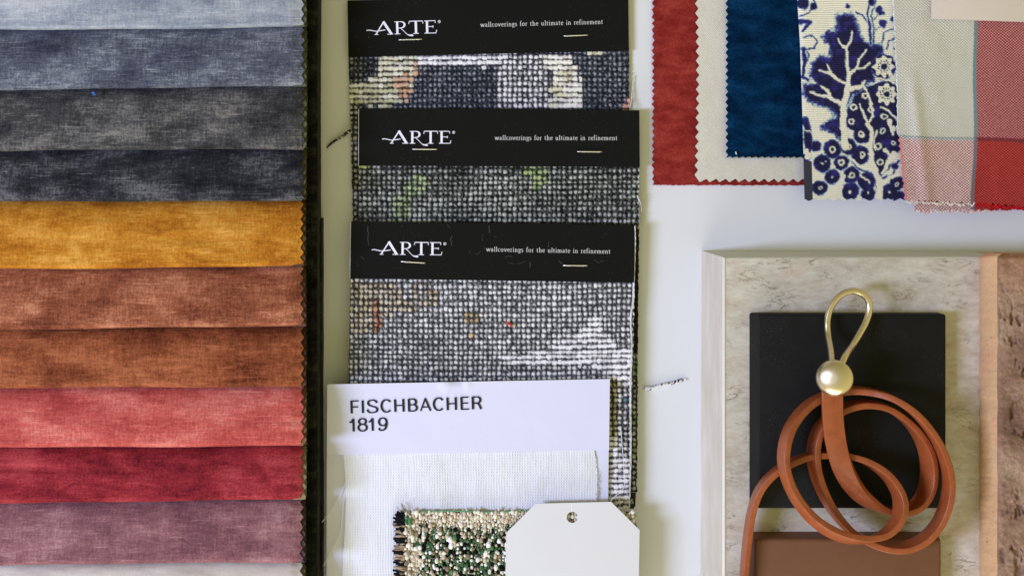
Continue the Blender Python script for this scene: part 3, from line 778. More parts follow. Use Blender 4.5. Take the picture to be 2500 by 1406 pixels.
white = [(238, 238, 236), (244, 242, 238)]
tan = [(160, 144, 120), (136, 120, 98)]
cols_ = int((1545 - 990) / 8.4); rows_ = 32
rowkind = [0, 0, 0, 0, 1, 1, 2, 1, 2, 2, 3, 1, 2, 3, 2, 1, 3, 2, 2, 3, 2, 2, 1, 2, 3, 2, 1, 2, 2, 3, 1, 2]
for r in range(rows_):
    for c in range(cols_ + 1):
        x = 992 + c * 8.4 + R.uniform(-2.4, 2.4); y = 1252 + r * 9.6 + R.uniform(-2.6, 2.6)
        if x > 1300 and y > 1300 and x < 1530: continue
        k = rowkind[max(0, min(rows_ - 1, r + R.choice([-1, 0, 0, 1])))] if c > R.choice([1, 2, 3, 4]) else 0
        q = R.random()
        if k == 0: col = R.choice(cream)
        elif k == 1: col = R.choice(cream if q < .42 else green if q < .62 else black if q < .82 else tan)
        elif k == 2: col = R.choice(green if q < .36 else black if q < .50 else white if q < .68 else tan + cream)
        else: col = R.choice(black if q < .42 else green if q < .60 else white if q < .80 else tan + cream)
        if c in (0, 1, 2) and R.random() < .2: col = R.choice(tan)
        if 42 > c > 19 and R.random() < .0: col = R.choice(cream)
        s = R.choice([.45, .55, .65, .75, 1.0]) * (1.15 if col in white else 1)
        blob(x, y, 12.6 + R.uniform(-.3, .5), 5.3 * s, R.uniform(5.0, 7.6) * s, 4.6 * s, R.uniform(-.3, .3), col)
        for _q in range(R.choice([1, 2, 2])):
            blob(x + 5.5 + R.uniform(-1, 1), y + R.uniform(-5, 5), 12.3, 2.3, R.uniform(4, 9), 2.2, R.uniform(-.15, .15), R.choice(green if k and R.random() < .6 else black if k else cream + tan))
        for _q in range(R.choice([1, 1, 2])):
            blob(x + R.uniform(-4, 4), y + 6, 12.0, R.uniform(5, 9), 2.6, 2.4, R.uniform(-.2, .2), R.choice(black if k > 1 else tan + cream))
bm_mat = attr_mat('boucle_yarn', 0.9, 0.22, 2.6, 0.0002)
mk('knotted_weave', np.concatenate(BV), BF, bm_mat, bt, {'Col': np.concatenate(BC)})
# ground cloth below knots
bowed('ground_cloth', [(984, 1251), (1542, 1249), (1542, 1560), (978, 1560)], 12.0, plain('ground_yarn', (40, 44, 34), .95, .1, bump=.0004, bs=5, var=.5, vs=8), bt, thick=1.0)
parts = []; 
for i in range(150):
    y = 1258 + i * 1.35 + R.uniform(-2, 2); x0 = 990 + R.uniform(-2, 4); 
    L = R.uniform(14, 30) - (6 if i < 6 else 0)
    if (i // 7) % 3 == 0 or i < 18: c = R.choice(black)
    elif R.random() < .8: c = R.choice([(150, 130, 106), (128, 106, 84), (168, 150, 126)])
    else: c = R.choice(black)
    dy = R.uniform(-5, 3) - (10 if i < 12 else 0)
    L = min(L, x0 - 951)
    v, f = tube([W(x0, y, 12.3), W(x0 - L * .5, y + dy * .4 + R.uniform(-2, 2), 12.2 + R.uniform(0, .8)), W(x0 - L, y + dy, 11.6 + R.uniform(0, .9))], lambda t: 0.0007 * (1 - .25 * t), 6)
    parts.append((v, f, tuple(alb(c))))
for (x, y, a, b2, c) in [(982, 1252, -14, -16, (200, 190, 176)), (990, 1250, -10, -22, (150, 130, 116)), (985, 1262, -16, -14, (22, 24, 34)), (978, 1268, -12, -12, (20, 22, 30)), (1541, 1265, 8, -12, (70, 160, 70)), (1540, 1272, 14, -16, (90, 180, 84))]:
    v, f = tube([W(x, y, 12.4), W(x + a * .5, y + b2 * .35, 13), W(x + a, y + b2, 12.6)], 0.0003, 5)
    if x > 1500: mk('loose_end', v, f, bm_mat, bt, {'Col': [tuple(alb(c))] * len(v)})
    else: parts.append((v, f, tuple(alb(c))))
V, F, C = merge(parts); mk('fringe', V, F, bm_mat, bt, {'Col': C})
V, F = [], []
BV = []; BF = []; BC = []; off = 0
for k in range(14): blob(998 + R.uniform(-7, 7) , 1270 + R.uniform(-9, 9), 13 + R.uniform(0, .6), 4, 4, 3, R.uniform(0, 3), R.choice(green + [(60, 140, 66)]))
mk('green_tuft', np.concatenate(BV), BF, bm_mat, bt, {'Col': np.concatenate(BC)})
v, f = tube([W(*p) for p in spline([(1010, 1249, 12.6), (1100, 1247, 12.8), (1200, 1249, 12.7), (1320, 1246, 12.7), (1420, 1247, 12.6)], 8)], 0.0003, 5)
mk('edge_thread', v, f, plain('green_thread', (96, 160, 120), .9), bt)

# ================================================================ SWING TAG
def ring_tag():
    out_ = [(1308, 1229), (1492, 1224.5), (1561.6, 1293.5), (1557, 1560), (1231, 1560), (1236, 1300)]
    hx, hy, hr = 1397, 1262, 13.5
    N = 96
    def outer(a):
        dx, dy = math.cos(a), math.sin(a); best = 1e9
        for i in range(len(out_)):
            x1, y1 = out_[i]; x2, y2 = out_[(i + 1) % len(out_)]
            ex, ey = x2 - x1, y2 - y1; den = dx * ey - dy * ex
            if abs(den) < 1e-9: continue
            t_ = ((x1 - hx) * ey - (y1 - hy) * ex) / den; s_ = ((x1 - hx) * dy - (y1 - hy) * dx) / den
            if t_ > 0 and -1e-6 <= s_ <= 1 + 1e-6: best = min(best, t_)
        return hx + dx * best, hy + dy * best
    angs = [2 * math.pi * i / N for i in range(N)] + [math.atan2(y - hy, x - hx) % (2 * math.pi) for x, y in out_]
    angs = sorted(set(angs))
    n = len(angs); z = 15.4; th_ = 0.55
    rows = []
    rows.append([W(hx + hr * math.cos(a), hy + hr * math.sin(a), z - th_) for a in angs])
    rows.append([W(hx + hr * math.cos(a), hy + hr * math.sin(a), z) for a in angs])
    rows.append([W(*outer(a), z) for a in angs])
    rows.append([(p[0], p[1], p[2] - th_ / 1000) for p in rows[2]])
    V = sum(rows, []); F = []
    for r in range(3):
        for i in range(n):
            j = (i + 1) % n
            F.append([r * n + i, r * n + j, (r + 1) * n + j, (r + 1) * n + i])
    for i in range(n):
        j = (i + 1) % n; F.append([3 * n + i, 3 * n + j, j, i])
    return V, F
V, F = ring_tag()
tgm = M('tag_board', 0.5, 0.3); tgm.col(tgm.mix(tgm.noise(300, detail=2), alb((214, 214, 217)), alb((221, 222, 226)))); tgm.bump(tgm.noise(120, detail=3), .00025)
tgr = thing('swing_tag', W(1397, 1400, 14.8), 'blank white cardboard tag with clipped corners and a punched hole', 'tag')
mk('tag_board', V, F, tgm.m, tgr, smooth=False)
sl = [(1394.3, 1227.4), (1396.8, 1227.3), (1397.2, 1249), (1394.8, 1249)]
mk('slit', [W(x, y, 15.43) for x, y in sl], [[0, 3, 2, 1]], plain('slit_white', (232, 232, 232), .7), tgr, smooth=False)

# ================================================================ UPPER RIGHT SWATCHES
UG = 'fabric swatches fanned at the top right'
def swatch(name, xl, xr, y0, yb, z, m, lab, step=2.5, zf=None, cols=None, thick=0.7, parent=None, cat='fabric swatch', grp=UG):
    """xl(y), xr(y), yb(x)"""
    nv = int((450 - y0) / step) if y0 < 450 else 30
    u = np.linspace(0, 1, max(30, int((xr(np.array([0.0]))[0] - xl(np.array([0.0]))[0]) / step))); v = np.linspace(0, 1, max(nv, 20))
    V0, U = np.meshgrid(v, u, indexing='ij')
    Xa = xl(np.array([300.]))[0] + U * (xr(np.array([300.]))[0] - xl(np.array([300.]))[0])
    Y = y0 + V0 * (yb(Xa) - y0)
    X = xl(Y) + U * (xr(Y) - xl(Y))
    Z = z + (zf(X, Y) if zf else 0)
    c = cols(X, Y) if cols else None
    o = grid(name, WA(X, Y, Z), m, parent, c, thick=thick)
    if parent is None: tag(o, lab, cat, grp)
    return o
rv = velvet('brick_red_velvet', (112, 30, 26), (136, 44, 38), (156, 62, 54), 31, slub=0.1, grain=0.7, big=34, sheen=.12)
swatch('velvet_swatch', lambda y: 1592 + 6 * tri(y / 16.5) + 3 * (vn(y / 3, y * 0, 2) - .5), lambda y: 1985 + 0 * y, -120, lambda x: 449 + 2.5 * (vn(x / 4, x * 0, 3) - .5) + x * 0.002, 1.6, rv,
       'brick red velvet swatch, leftmost of the fabrics at the top right', zf=lambda X, Y: .5 * (fbm(X / 60, Y / 80, 3) - .5), thick=1.3, step=2.2)
lw = weave('natural_linen', (188, 184, 170), (222, 219, 208), 5.5, 6.0, 0.75, blotch=0.05)
swatch('linen_swatch', lambda y: 1697 + 8.5 * tri(y / 23.2 + .1) + 4 * np.sin(y / 120) * .6, lambda y: 1990 + 0 * y, -120, lambda x: 436.5 + 8.5 * (1 - tri(x / 23.4 + .2)), 3.6, lw,
       'pale beige linen swatch with zigzag cut edge between red and navy velvet', zf=lambda X, Y: .7 * (fbm(X / 60, Y / 70, 5) - .5), step=1.9)
nv_ = velvet('navy_velvet', (0, 20, 44), (2, 38, 70), (14, 58, 96), 33, slub=0.08, grain=0.6, big=44, sheen=.1)
swatch('velvet_swatch', lambda y: 1772 + 6.5 * tri(y / 17.2), lambda y: 1990 + 0 * y, -120, lambda x: 381 + 5.5 * (1 - tri(x / 15.8 + .3)), 6.0, nv_,
       'deep navy teal velvet swatch lying on the pale beige linen', zf=lambda X, Y: .5 * (fbm(X / 60, Y / 80, 13) - .5), thick=1.2, step=2.0)
fluff('white_lint', 1797, 374, 6.9, (225, 225, 230), [(-1, -3, 0), (0, 0, .2), (1, 3, 0)], 0.3, 'tiny white speck of lint on the navy velvet')

# ---- floral print
SCL = 2.756
def seg_d(X, Y, a, b):
    ax, ay = a; bx_, by = b; dx, dy = bx_ - ax, by - ay; L = dx * dx + dy * dy or 1
    t_ = np.clip(((X - ax) * dx + (Y - ay) * dy) / L, 0, 1)
    return np.hypot(X - ax - t_ * dx, Y - ay - t_ * dy), t_
def poly_sd(X, Y, P):
    d = np.full(X.shape, 1e9)
    for i in range(len(P)): d = np.minimum(d, seg_d(X, Y, P[i], P[(i + 1) % len(P)])[0])
    return np.where(inpoly(X, Y, P) > .5, d, -d)
def stroke_sd(X, Y, P, w0, w1=None):
    w1 = w1 or w0; e = np.full(X.shape, -1e9); n = len(P) - 1
    for i in range(n):
        d, t_ = seg_d(X, Y, P[i], P[i + 1]); w = w0 + (w1 - w0) * (i + t_) / n
        e = np.maximum(e, w / 2 - d)
    return e
def toile_cols(PX, PY):
    X = (PX - 1920) * SCL; Y = PY * SCL
    wx = (vn(X / 14, Y / 14, 1) - .5) * 9 + (vn(X / 45, Y / 45, 2) - .5) * 12; wy = (vn(X / 14, Y / 14, 3) - .5) * 9 + (vn(X / 45, Y / 45, 4) - .5) * 12
    X = X + wx; Y = Y + wy
    tree = [(330, 110), (370, 95), (400, 85), (450, 100), (475, 140), (490, 210), (520, 260), (570, 300), (640, 295), (665, 360), (610, 400), (590, 470), (600, 540), (560, 560), (520, 620), (450, 640), (420, 680), (395, 760), (385, 960), (330, 930), (290, 900), (240, 880), (215, 860), (270, 815), (330, 790), (300, 745), (220, 715), (150, 690), (105, 640), (112, 575), (200, 560), (150, 510), (165, 420), (230, 370), (290, 385), (275, 310), (240, 250), (275, 205), (335, 200)]
    big = poly_sd(X, Y, tree)
    low = poly_sd(X, Y, [(600, 560), (680, 545), (800, 560), (800, 700), (780, 1010), (740, 1030), (700, 1130), (640, 1190), (600, 1140), (580, 1010), (560, 860), (500, 940), (460, 890), (395, 850), (390, 790), (425, 700), (450, 640), (520, 600)])
    nav = np.maximum(low, -60)
    def circ(x, y, r): return r - np.hypot(X - x, Y - y)
    for (x, y, r) in [(310, 1005, 58), (420, 990, 52), (370, 1095, 46), (240, 1102, 56), (440, 1180, 52), (310, 1190, 48), (222, 1262, 50), (430, 1290, 56), (540, 1225, 58), (550, 1305, 46), (690, 1295, 56), (745, 1235, 48), (500, 1045, 58), (510, 905, 56), (200, 985, 34), (760, 1330, 40), (655, 450, 85), (675, 640, 95), (730, 1120, 24), (630, 1320, 20),
                      (625, 70, 26), (648, 165, 28), (415, 45, 17), (570, 15, 26), (635, 90, 20), (665, 150, 18), (720, 130, 18), (110, 20, 42), (185, 45, 28)]:
        nav = np.maximum(nav, circ(x, y, r * (1.1 if y > 880 else 1)))
    for P, a, b in [([(560, 0), (545, 100), (565, 180), (570, 300)], 14, 20), ([(600, 0), (575, 110), (590, 200), (590, 300)], 9, 14), ([(465, 85), (510, 105), (545, 150)], 16, 8), ([(590, 130), (640, 80)], 7, 7), ([(595, 215), (650, 165)], 7, 7),
                    ([(640, 290), (660, 225), (700, 205), (740, 190)], 12, 10), ([(680, 330), (690, 275), (740, 255)], 12, 10), ([(730, 330), (745, 380)], 22, 20),
                    ([(90, 150), (160, 150), (110, 215)], 34, 22), ([(118, 255), (170, 240), (208, 280), (190, 330), (130, 330)], 10, 14), ([(115, 330), (125, 420), (110, 520)], 34, 24), ([(140, 330), (150, 380), (135, 420)], 10, 10), ([(180, 0), (200, 30), (150, 85), (90, 110)], 12, 14),
                    ([(105, 520), (150, 545)], 26, 18), ([(130, 810), (140, 880), (150, 980), (130, 1080)], 50, 60), ([(190, 960), (225, 985), (205, 1020)], 12, 10), ([(760, 1080), (735, 1110), (720, 1180), (640, 1205)], 22, 14), ([(600, 1130), (630, 1190)], 26, 16), ([(410, 1060), (480, 1130), (580, 1175)], 12, 16), ([(600, 1200), (610, 1300)], 10, 10), ([(700, 700), (800, 770)], 30, 24), ([(620, 520), (770, 590)], 30, 30), ([(790, 880), (720, 830)], 34, 30)]:
        nav = np.maximum(nav, stroke_sd(X, Y, P, a, b))
    crm = np.full(X.shape, -99.0)
    for P, a, b in [([(400, 320), (405, 430), (415, 500)], 12, 24), ([(415, 490), (415, 580), (385, 700), (382, 860), (400, 990)], 30, 50), ([(437, 215), (430, 280), (402, 335)], 9, 15), ([(352, 262), (368, 300), (402, 335)], 9, 14), ([(532, 343), (492, 400), (480, 450), (425, 500)], 9, 20), ([(562, 423), (520, 455), (480, 466)], 8, 12),
                    ([(220, 475), (285, 490), (345, 540), (405, 565)], 11, 20), ([(275, 433), (300, 492)], 10, 14), ([(162, 625), (215, 640), (280, 650), (375, 705)], 10, 22), ([(235, 583), (280, 612), (300, 660)], 12, 24), ([(532, 548), (500, 585), (410, 605)], 9, 34),
                    ([(540, 830), (575, 880), (568, 1000), (580, 1110), (628, 1220), (622, 1380)], 18, 44), ([(415, 1065), (495, 1118), (605, 1150)], 16, 26), ([(775, 1172), (700, 1195), (630, 1245)], 20, 30), ([(730, 1040), (680, 1100), (650, 1165)], 44, 20), ([(565, 700), (585, 780), (545, 840)], 12, 18), ([(495, 700), (520, 780), (550, 850)], 10, 14), ([(510, 560), (575, 700)], 12, 12),
                    ([(600, 1010), (590, 940), (610, 880)], 8, 10), ([(640, 720), (690, 745), (760, 830)], 12, 16), ([(600, 530), (690, 540), (760, 580)], 12, 10), ([(120, 880), (170, 885)], 6, 6), ([(690, 820), (720, 900)], 30, 16), ([(660, 1010), (690, 1040)], 26, 20), ([(360, 1250), (390, 1180), (350, 1330)], 26, 20), ([(500, 1180), (560, 1215)], 10, 8)]:
        crm = np.maximum(crm, stroke_sd(X, Y, P, a, b))
    def ring(x, y, r, w): return w / 2 - np.abs(np.hypot(X - x, Y - y) - r)
    for (x, y, r, w) in [(530, 645, 21, 13), (450, 718, 25, 13), (440, 818, 20, 12), (568, 740, 20, 11), (655, 785, 24, 12), (505, 905, 19, 12), (648, 882, 17, 10), (620, 985, 23, 11), (512, 1043, 20, 12), (630, 1090, 22, 11), (725, 962, 17, 10), (310, 1005, 23, 13), (420, 990, 21, 12), (370, 1095, 21, 12), (440, 1180, 21, 11), (702, 505, 14, 12), (228, 1262, 13, 6), (745, 1245, 14, 8), (700, 450, 8, 8)]:
        crm = np.maximum(crm, ring(x, y, r * .78, w * .72))
    for (fx, fy) in [(655, 450), (675, 635)]:
        an = np.arctan2(Y - fy, X - fx); rr_ = np.hypot(X - fx, Y - fy)
        crm = np.maximum(crm, 16 - np.abs(rr_ - 48 - 9 * np.cos(an * 8)))
        crm = np.maximum(crm, 3 - np.abs(rr_ - 26))
        dots = np.cos(an * 8 + np.pi)
        crm = np.where((np.abs(rr_ - 40) < 5) & (dots > .72), -5, crm)
    for (x, y) in [(150, 1040), (145, 1060), (130, 1020)]: crm = np.maximum(crm, circ(x, y, 20))
    for (x, y, r) in [(240, 1102, 6), (430, 1292, 8), (310, 1190, 5), (690, 1295, 7), (545, 1300, 7), (560, 1225, 6), (260, 1085, 4), (725, 870, 14), (720, 860, 12)]: crm = np.maximum(crm, circ(x, y, r))
    n = fbm(X / 16, Y / 16, 6); n2 = vn(X / 6, Y / 6, 7)
    # big wash mass has a wide blue halo, drawn parts a tight one
    db = big + (n - .5) * 34 + (n2 - .5) * 14
    dn = nav + (n2 - .5) * 4
    C0 = cc((231, 226, 205)); CL = cc((150, 178, 186)); CB = cc((66, 68, 138)); CN = cc((34, 32, 66))
    def shade(d, w1, w2, w3):
        a1 = sst(-w1, 0, d)[..., None]; a2 = sst(0, w2, d)[..., None]; a3 = sst(w2, w3, d)[..., None]
        c = C0 * (1 - a1) + CL * a1; c = c * (1 - a2) + CB * a2; return c * (1 - a3) + CN * a3, a1
    c1, m1 = shade(db, 12, 9, 26)
    c2, m2 = shade(dn, 5, 4, 11)
    # deeper of the two
    c = np.where((dn * 2.2 > db)[..., None], c2, c1)
    vio = sst(.5, .8, fbm(X / 40, Y / 40, 21))[..., None] * (np.maximum(dn, db) > 8)[..., None]
    c = c * (1 - .45 * vio) + cc((60, 56, 150)) * .45 * vio
    k = sst(-2.5, 2.5, crm)[..., None]
    halo = (sst(-7, -2, crm) * (1 - sst(-2, 1, crm)))[..., None] * .35
    c = c * (1 - halo) + CL * halo
    c = c * (1 - k) + C0 * k
    hem = (((PX < 1984 - (490 - PY) * 0.02) & (PY > 394) & (PX < 1985)))[..., None]
    c = np.where(hem, cc((62, 62, 72)), c)
    return {'Col': c}
tmat = M('printed_cotton', .85, .15)
a, b = tmat.sines(7, 5.2)
cA = tmat.attr('Col'); rib = tmat.math('MULTIPLY_ADD', b, 0.10, 1.0); gg = tmat.noise(3, detail=2)
rib = tmat.math('MULTIPLY_ADD', tmat.math('SUBTRACT', gg, .5), .35, rib)
x = tmat.n('ShaderNodeVectorMath', operation='SCALE'); tmat.l(cA, x.inputs[0]); tmat.l(rib, x.inputs['Scale']); tmat.col(x.outputs[0]); tmat.bump(b, .00012)
pl = lambda xs, ys_: (lambda y: np.interp(y, ys_, xs))
swatch('printed_swatch', pl([1945, 1947, 1954, 1957, 1960, 1965, 1966], [-120, 0, 109, 200, 290, 486, 600]), pl([2183, 2200, 2214], [0, 254, 500]), -120,
       lambda x: 484 + 7 * (1 - tri(x / 29.0 + .55)), 8.6, tmat.m, 'cream cotton swatch printed with navy blue trees and flowers', step=1.35, cols=toile_cols,
       zf=lambda X, Y: .6 * (fbm(X / 90, Y / 120, 23) - .5) - 1.2 * (1 - sst(1945, 1972, X)) ** 2, thick=0.8)

# ---- checked fabric
ck = thing('checked_swatch', W(2360, 230, 9), 'loosely woven cream and red checked swatch with blue grey lines', 'fabric swatch', UG)
ckm = M('check_weave', .88, .15)
a, b = ckm.sines(7.6, 6.6)
pf = ckm.math('MULTIPLY', a, b); g1 = ckm.noise(3.2, detail=2)
pf = ckm.math('MULTIPLY_ADD', ckm.math('SUBTRACT', g1, .5), 1.2, pf)
pf = ckm.remap(pf, -.35, .35); ckm.col(ckm.mix(pf, ckm.attr('Warp'), ckm.attr('Col'))); ckm.bump(pf, .00028)
def zone(X, Y, a, w): return sst(-w, w, X - a)
def check_cols(X, Y):
    vx = 2381 - 6 * sst(380, 495, Y) + 1.5 * np.sin(Y / 40)
    hy = 334 + (X - 2195) * .035 + 1.5 * np.sin(X / 50)
    red_w = (X > vx)[..., None] * 1.0; red_h = (Y > hy)[..., None] * 1.0
    cr = cc((224, 222, 210)); cr2 = cc((198, 195, 180)); rd = cc((176, 42, 52)); pk = cc((198, 82, 86)); bl = cc((112, 138, 146)); br = cc((150, 92, 84))
    warp = cr2 * (1 - red_w) + rd * red_w
    weft = cr * (1 - red_h) + (rd * 1.08) * red_h
    weft = np.where((red_h > .5) & (red_w < .5), cc((170, 90, 88)), weft)
    warp = np.where((red_h > .5) & (red_w < .5), cc((232, 216, 206)), warp)
    weft = np.where((red_h < .5) & (red_w > .5), cc((212, 150, 148)), weft)
    warp = np.where((red_h < .5) & (red_w > .5), cc((138, 22, 38)), warp)
    warp = np.where((red_h > .5) & (red_w > .5), cc((140, 24, 28)), warp)
    weft = np.where((red_h > .5) & (red_w > .5), cc((204, 84, 76)), weft)
    lv = (np.abs(X - vx) < 4.5)[..., None]; lh = (np.abs(Y - hy) < 4.5)[..., None]
    warp = np.where(lv, bl, warp); weft = np.where(lv & (red_h < .5), cc((132, 152, 154)), weft); weft = np.where(lv & (red_h > .5), cc((132, 92, 100)), weft)
    weft = np.where(lh & (red_w < .5), bl, weft); weft = np.where(lh & (red_w > .5), cc((122, 70, 84)), weft)
    e = (X < np.interp(Y, [0, 215, 330, 488], [2183, 2193, 2194, 2210]) + 5)[..., None]
    fr = e & (red_h > .5)
    warp = np.where(fr, cc((226, 150, 146)), warp); weft = np.where(fr, cc((226, 130, 126)), weft)
    return {'Warp': warp, 'Col': weft}
xlC = lambda y: np.interp(y, [-120, 0, 215, 330, 488], [2180, 2183, 2193, 2194, 2210]) + 4 * tri(y / 14) * (0.6 + .6 * (y > 330)) - 2
zc = lambda X, Y: 1.7 * (fbm(X / 75, Y / 120, 44) - .4) + 1.6 * np.exp(-((X - 2235 - (Y - 250) * .12) / 16) ** 2) * sst(150, 260, Y) + 1.2 * np.exp(-((X - 2360 + (Y - 480) * .3) / 22) ** 2) * sst(380, 480, Y)
swatch('top_layer', xlC, lambda y: 2640 + 0 * y, -120, lambda x: 487 + 6 * (1 - tri(x / 16.)) + np.interp(x, [2210, 2380, 2500], [0, 6, 14]), 10.8, ckm.m, None, step=1.9, cols=check_cols, zf=zc, parent=ck)
swatch('under_layer', lambda y: 2232 + 5 * tri(y / 15), lambda y: 2640 + 0 * y, 430, lambda x: 510 + 7 * (1 - tri(x / 17. + .3)) + np.interp(x, [2230, 2380, 2500], [0, 0, -4]), 8.0, ckm.m, None, step=1.9, cols=check_cols, parent=ck)
# rolled pinked fringe tufts along the lower edge
BV = []; BF = []; BC = []; off = 0
for x in np.arange(2214, 2520, 4.2):
    y = 494 + np.interp(x, [2210, 2380, 2500], [0, 6, 14]) + R.uniform(-3, 3)
    c = (232, 218, 206) if x < 2378 else (196, 28, 34)
    blob(x, y, 10.6 + R.uniform(-.5, .3), R.uniform(2, 3.6), R.uniform(2.4, 4.4), 2.2, R.uniform(-.6, .6), c)
for x in np.arange(2234, 2420, 5):
    blob(x, 515 + R.uniform(-3, 4), 7.7, R.uniform(2, 3.4), R.uniform(2, 4), 2, R.uniform(-.6, .6), R.choice([(228, 210, 200), (226, 150, 146), (236, 226, 214)]))
for x in np.arange(2420, 2520, 5):
    blob(x, 509 + R.uniform(-3, 4), 8.2, R.uniform(2, 3.4), R.uniform(2, 4), 2, R.uniform(-.6, .6), (190, 26, 34))
mk('pinked_fringe', np.concatenate(BV), BF, bm_mat, ck, {'Col': np.concatenate(BC)})
BV = []; BF = []; BC = []; off = 0
for y in np.arange(0, 330, 5): blob(float(np.interp(y, [0, 215, 330], [2181.5, 2191.5, 2192])) + R.uniform(-1.5, 1.5), y, 10.2, 2.4, 3.4, 1.8, R.uniform(-.4, .4), R.choice([(206, 214, 208), (222, 226, 218)]))
mk('pinked_fringe', np.concatenate(BV), BF, bm_mat, ck, {'Col': np.concatenate(BC)})
bc = prism('blank_card', [(2275.5, -150), (2640, -150), (2640, 59), (2275.5, 46.5)], 12.6, 13.6, plain('beige_card', (208, 196, 182), .6, .25, bump=.00005, bs=6, var=.03), None, bevel=0.15)
tag(bc, 'blank beige pink card lying on the checked fabric in the top right corner', 'card')

# ================================================================ STONE AND TILES
ZT = 30.0
tr = M('travertine', 0.38, 0.35)
n1 = tr.noise(120, 55, 60, detail=6, rough=.62, dist=.7); n2 = tr.noise(40, 14, 20, detail=5, rough=.7, off=(4, 2, 0), dist=1.2)
n3 = tr.noise(16, 9, 9, detail=5, rough=.75, off=(9, 1, 0))
f = tr.math('ADD', tr.math('MULTIPLY', n1, .45), tr.math('ADD', tr.math('MULTIPLY', n2, .3), tr.math('MULTIPLY', n3, .25)))
c = tr.ramp(f, [(.34, alb((150, 141, 127))), (.43, alb((181, 173, 158))), (.50, alb((194, 187, 173))), (.57, alb((203, 198, 186))), (.67, alb((215, 212, 203)))])
pk = tr.remap(tr.noise(90, 45, 50, detail=4, off=(2, 7, 1)), .52, .68, 0, .35)
c = tr.mix(pk, c, alb((188, 164, 146)))
# fine dark fissures = thin iso-lines of warped noise
vn_ = tr.noise(70, 26, 40, detail=5, rough=.62, off=(11, 5, 2), dist=1.6)
ve = tr.math('ABSOLUTE', tr.math('SUBTRACT', vn_, .5)); ve = tr.remap(ve, 0.0, 0.016, 1, 0)
ga = tr.remap(tr.noise(60, 40, 40, detail=2, off=(1, 3, 8)), .50, .66)
ve = tr.math('MULTIPLY', ve, ga)
c = tr.mix(tr.math('MULTIPLY', ve, .85), c, alb((112, 100, 88)))
tr.col(c); tr.bump(tr.math('MULTIPLY_ADD', ve, -1.0, n3), .00012)
tt = thing('travertine_slab', W(2150, 1000, 0), 'thick mottled beige travertine slab with pale wood grained left edge', 'stone slab')
prism('stone_face', [(1772, 630), (2700, 632), (2700, 1700), (1772, 1700)], 26.5, ZT, tr.m, tt)
wd = M('pale_wood', 0.5, .3)
g = wd.noise(7, 170, 30, detail=5, rough=.6, dist=.4); g2 = wd.noise(30, 140, 30, detail=2, off=(3, 1, 0))
wd.col(wd.mix(wd.remap(wd.math('ADD', wd.math('MULTIPLY', g, .5), wd.math('MULTIPLY', g2, .5)), .36, .64), alb((188, 178, 160)), alb((202, 197, 182)))); wd.bump(g, .0001)
# left sloping edge board (outer foot on the table) + top rim board
A = [W(1713, 612, 0), W(1766, 628, ZT - .6), W(1766, 1700, ZT - .6), W(1709, 1700, 0)]
B_ = [(p[0] + .004, p[1], p[2]) for p in A]
mk('wood_edge', A + [W(1770, 633, ZT - .6), W(1770, 1700, ZT - .6)] + [(A[0][0] + .02, A[0][1] - .002, 0), (A[3][0] + .02, A[3][1], 0)],
   [[0, 3, 2, 1], [1, 2, 5, 4], [0, 1, 4, 6]], wd.m, tt, smooth=False)
prism('lip', [(1765.5, 628), (1772, 629), (1772, 1700), (1765.5, 1700)], 24, ZT + .35, plain('cream_lip', (226, 222, 208), .35, .4), tt, bevel=.4)
A = [W(1713, 612, 0), W(2700, 611, 0), W(2700, 627, ZT - .6), W(1768, 628.5, ZT - .6)]
mk('top_edge', A + [W(2700, 634, ZT - .7), W(1768, 634, ZT - .7)], [[0, 3, 2, 1], [3, 5, 4, 2]], plain('cream_edge', (206, 204, 184), .45, .35), tt, smooth=False)
# black tile
bkm = M('black_slate', 0.6, .12)
d = bkm.noise(2.6, detail=1); cl2 = bkm.noise(90, detail=2, off=(3, 3, 3))
dd = bkm.math('MULTIPLY', bkm.remap(d, .66, .74), bkm.remap(cl2, .45, .62, 0.0, .35))
bkm.col(bkm.mix(dd, bkm.mix(bkm.noise(50, detail=4), alb((22, 22, 22)), alb((31, 31, 31))), alb((120, 118, 104))))
bkm.bump(bkm.noise(4, detail=3), .00003)
bt_ = prism('stone_tile', [(1850, 767), (2310, 767), (2310, 1241), (1850, 1241)], ZT + .05, ZT + 8.3, bkm.m, None, bevel=1.0, seg=3)
# give the left side a slight outward batter so the cut face shows
tag(bt_, 'square matt black tile lying on the travertine under the leather coil', 'tile', 'tiles on the travertine')
for v in bt_.data.vertices:
    if v.co.x < min(q.co.x for q in bt_.data.vertices) + .004 and v.co.z < .003: v.co.x -= 0.0022
brm = M('brown_tile', .5, .3)
brm.col(brm.mix(brm.noise(90, detail=5, rough=.6), alb((104, 68, 46)), alb((124, 86, 62)))); brm.bump(brm.noise(5, detail=3), .00005)
o = prism('clay_tile', [(1843, 1314), (2299, 1314), (2299, 1700), (1843, 1700)], ZT + .05, ZT + 8.3, brm.m, None, bevel=1.6, seg=4)
xs_ = [v.co.x for v in o.data.vertices]; ym = max(v.co.y for v in o.data.vertices)
for v in o.data.vertices:
    if v.co.z < .003:
        if v.co.x < min(xs_) + .004: v.co.x -= .0016
        if v.co.x > max(xs_) - .004: v.co.x += .0012
        if v.co.y > ym - .004: v.co.y += .001
tag(o, 'brown clay tile at the bottom edge of the photo, partly under the leather coil', 'tile', 'tiles on the travertine')
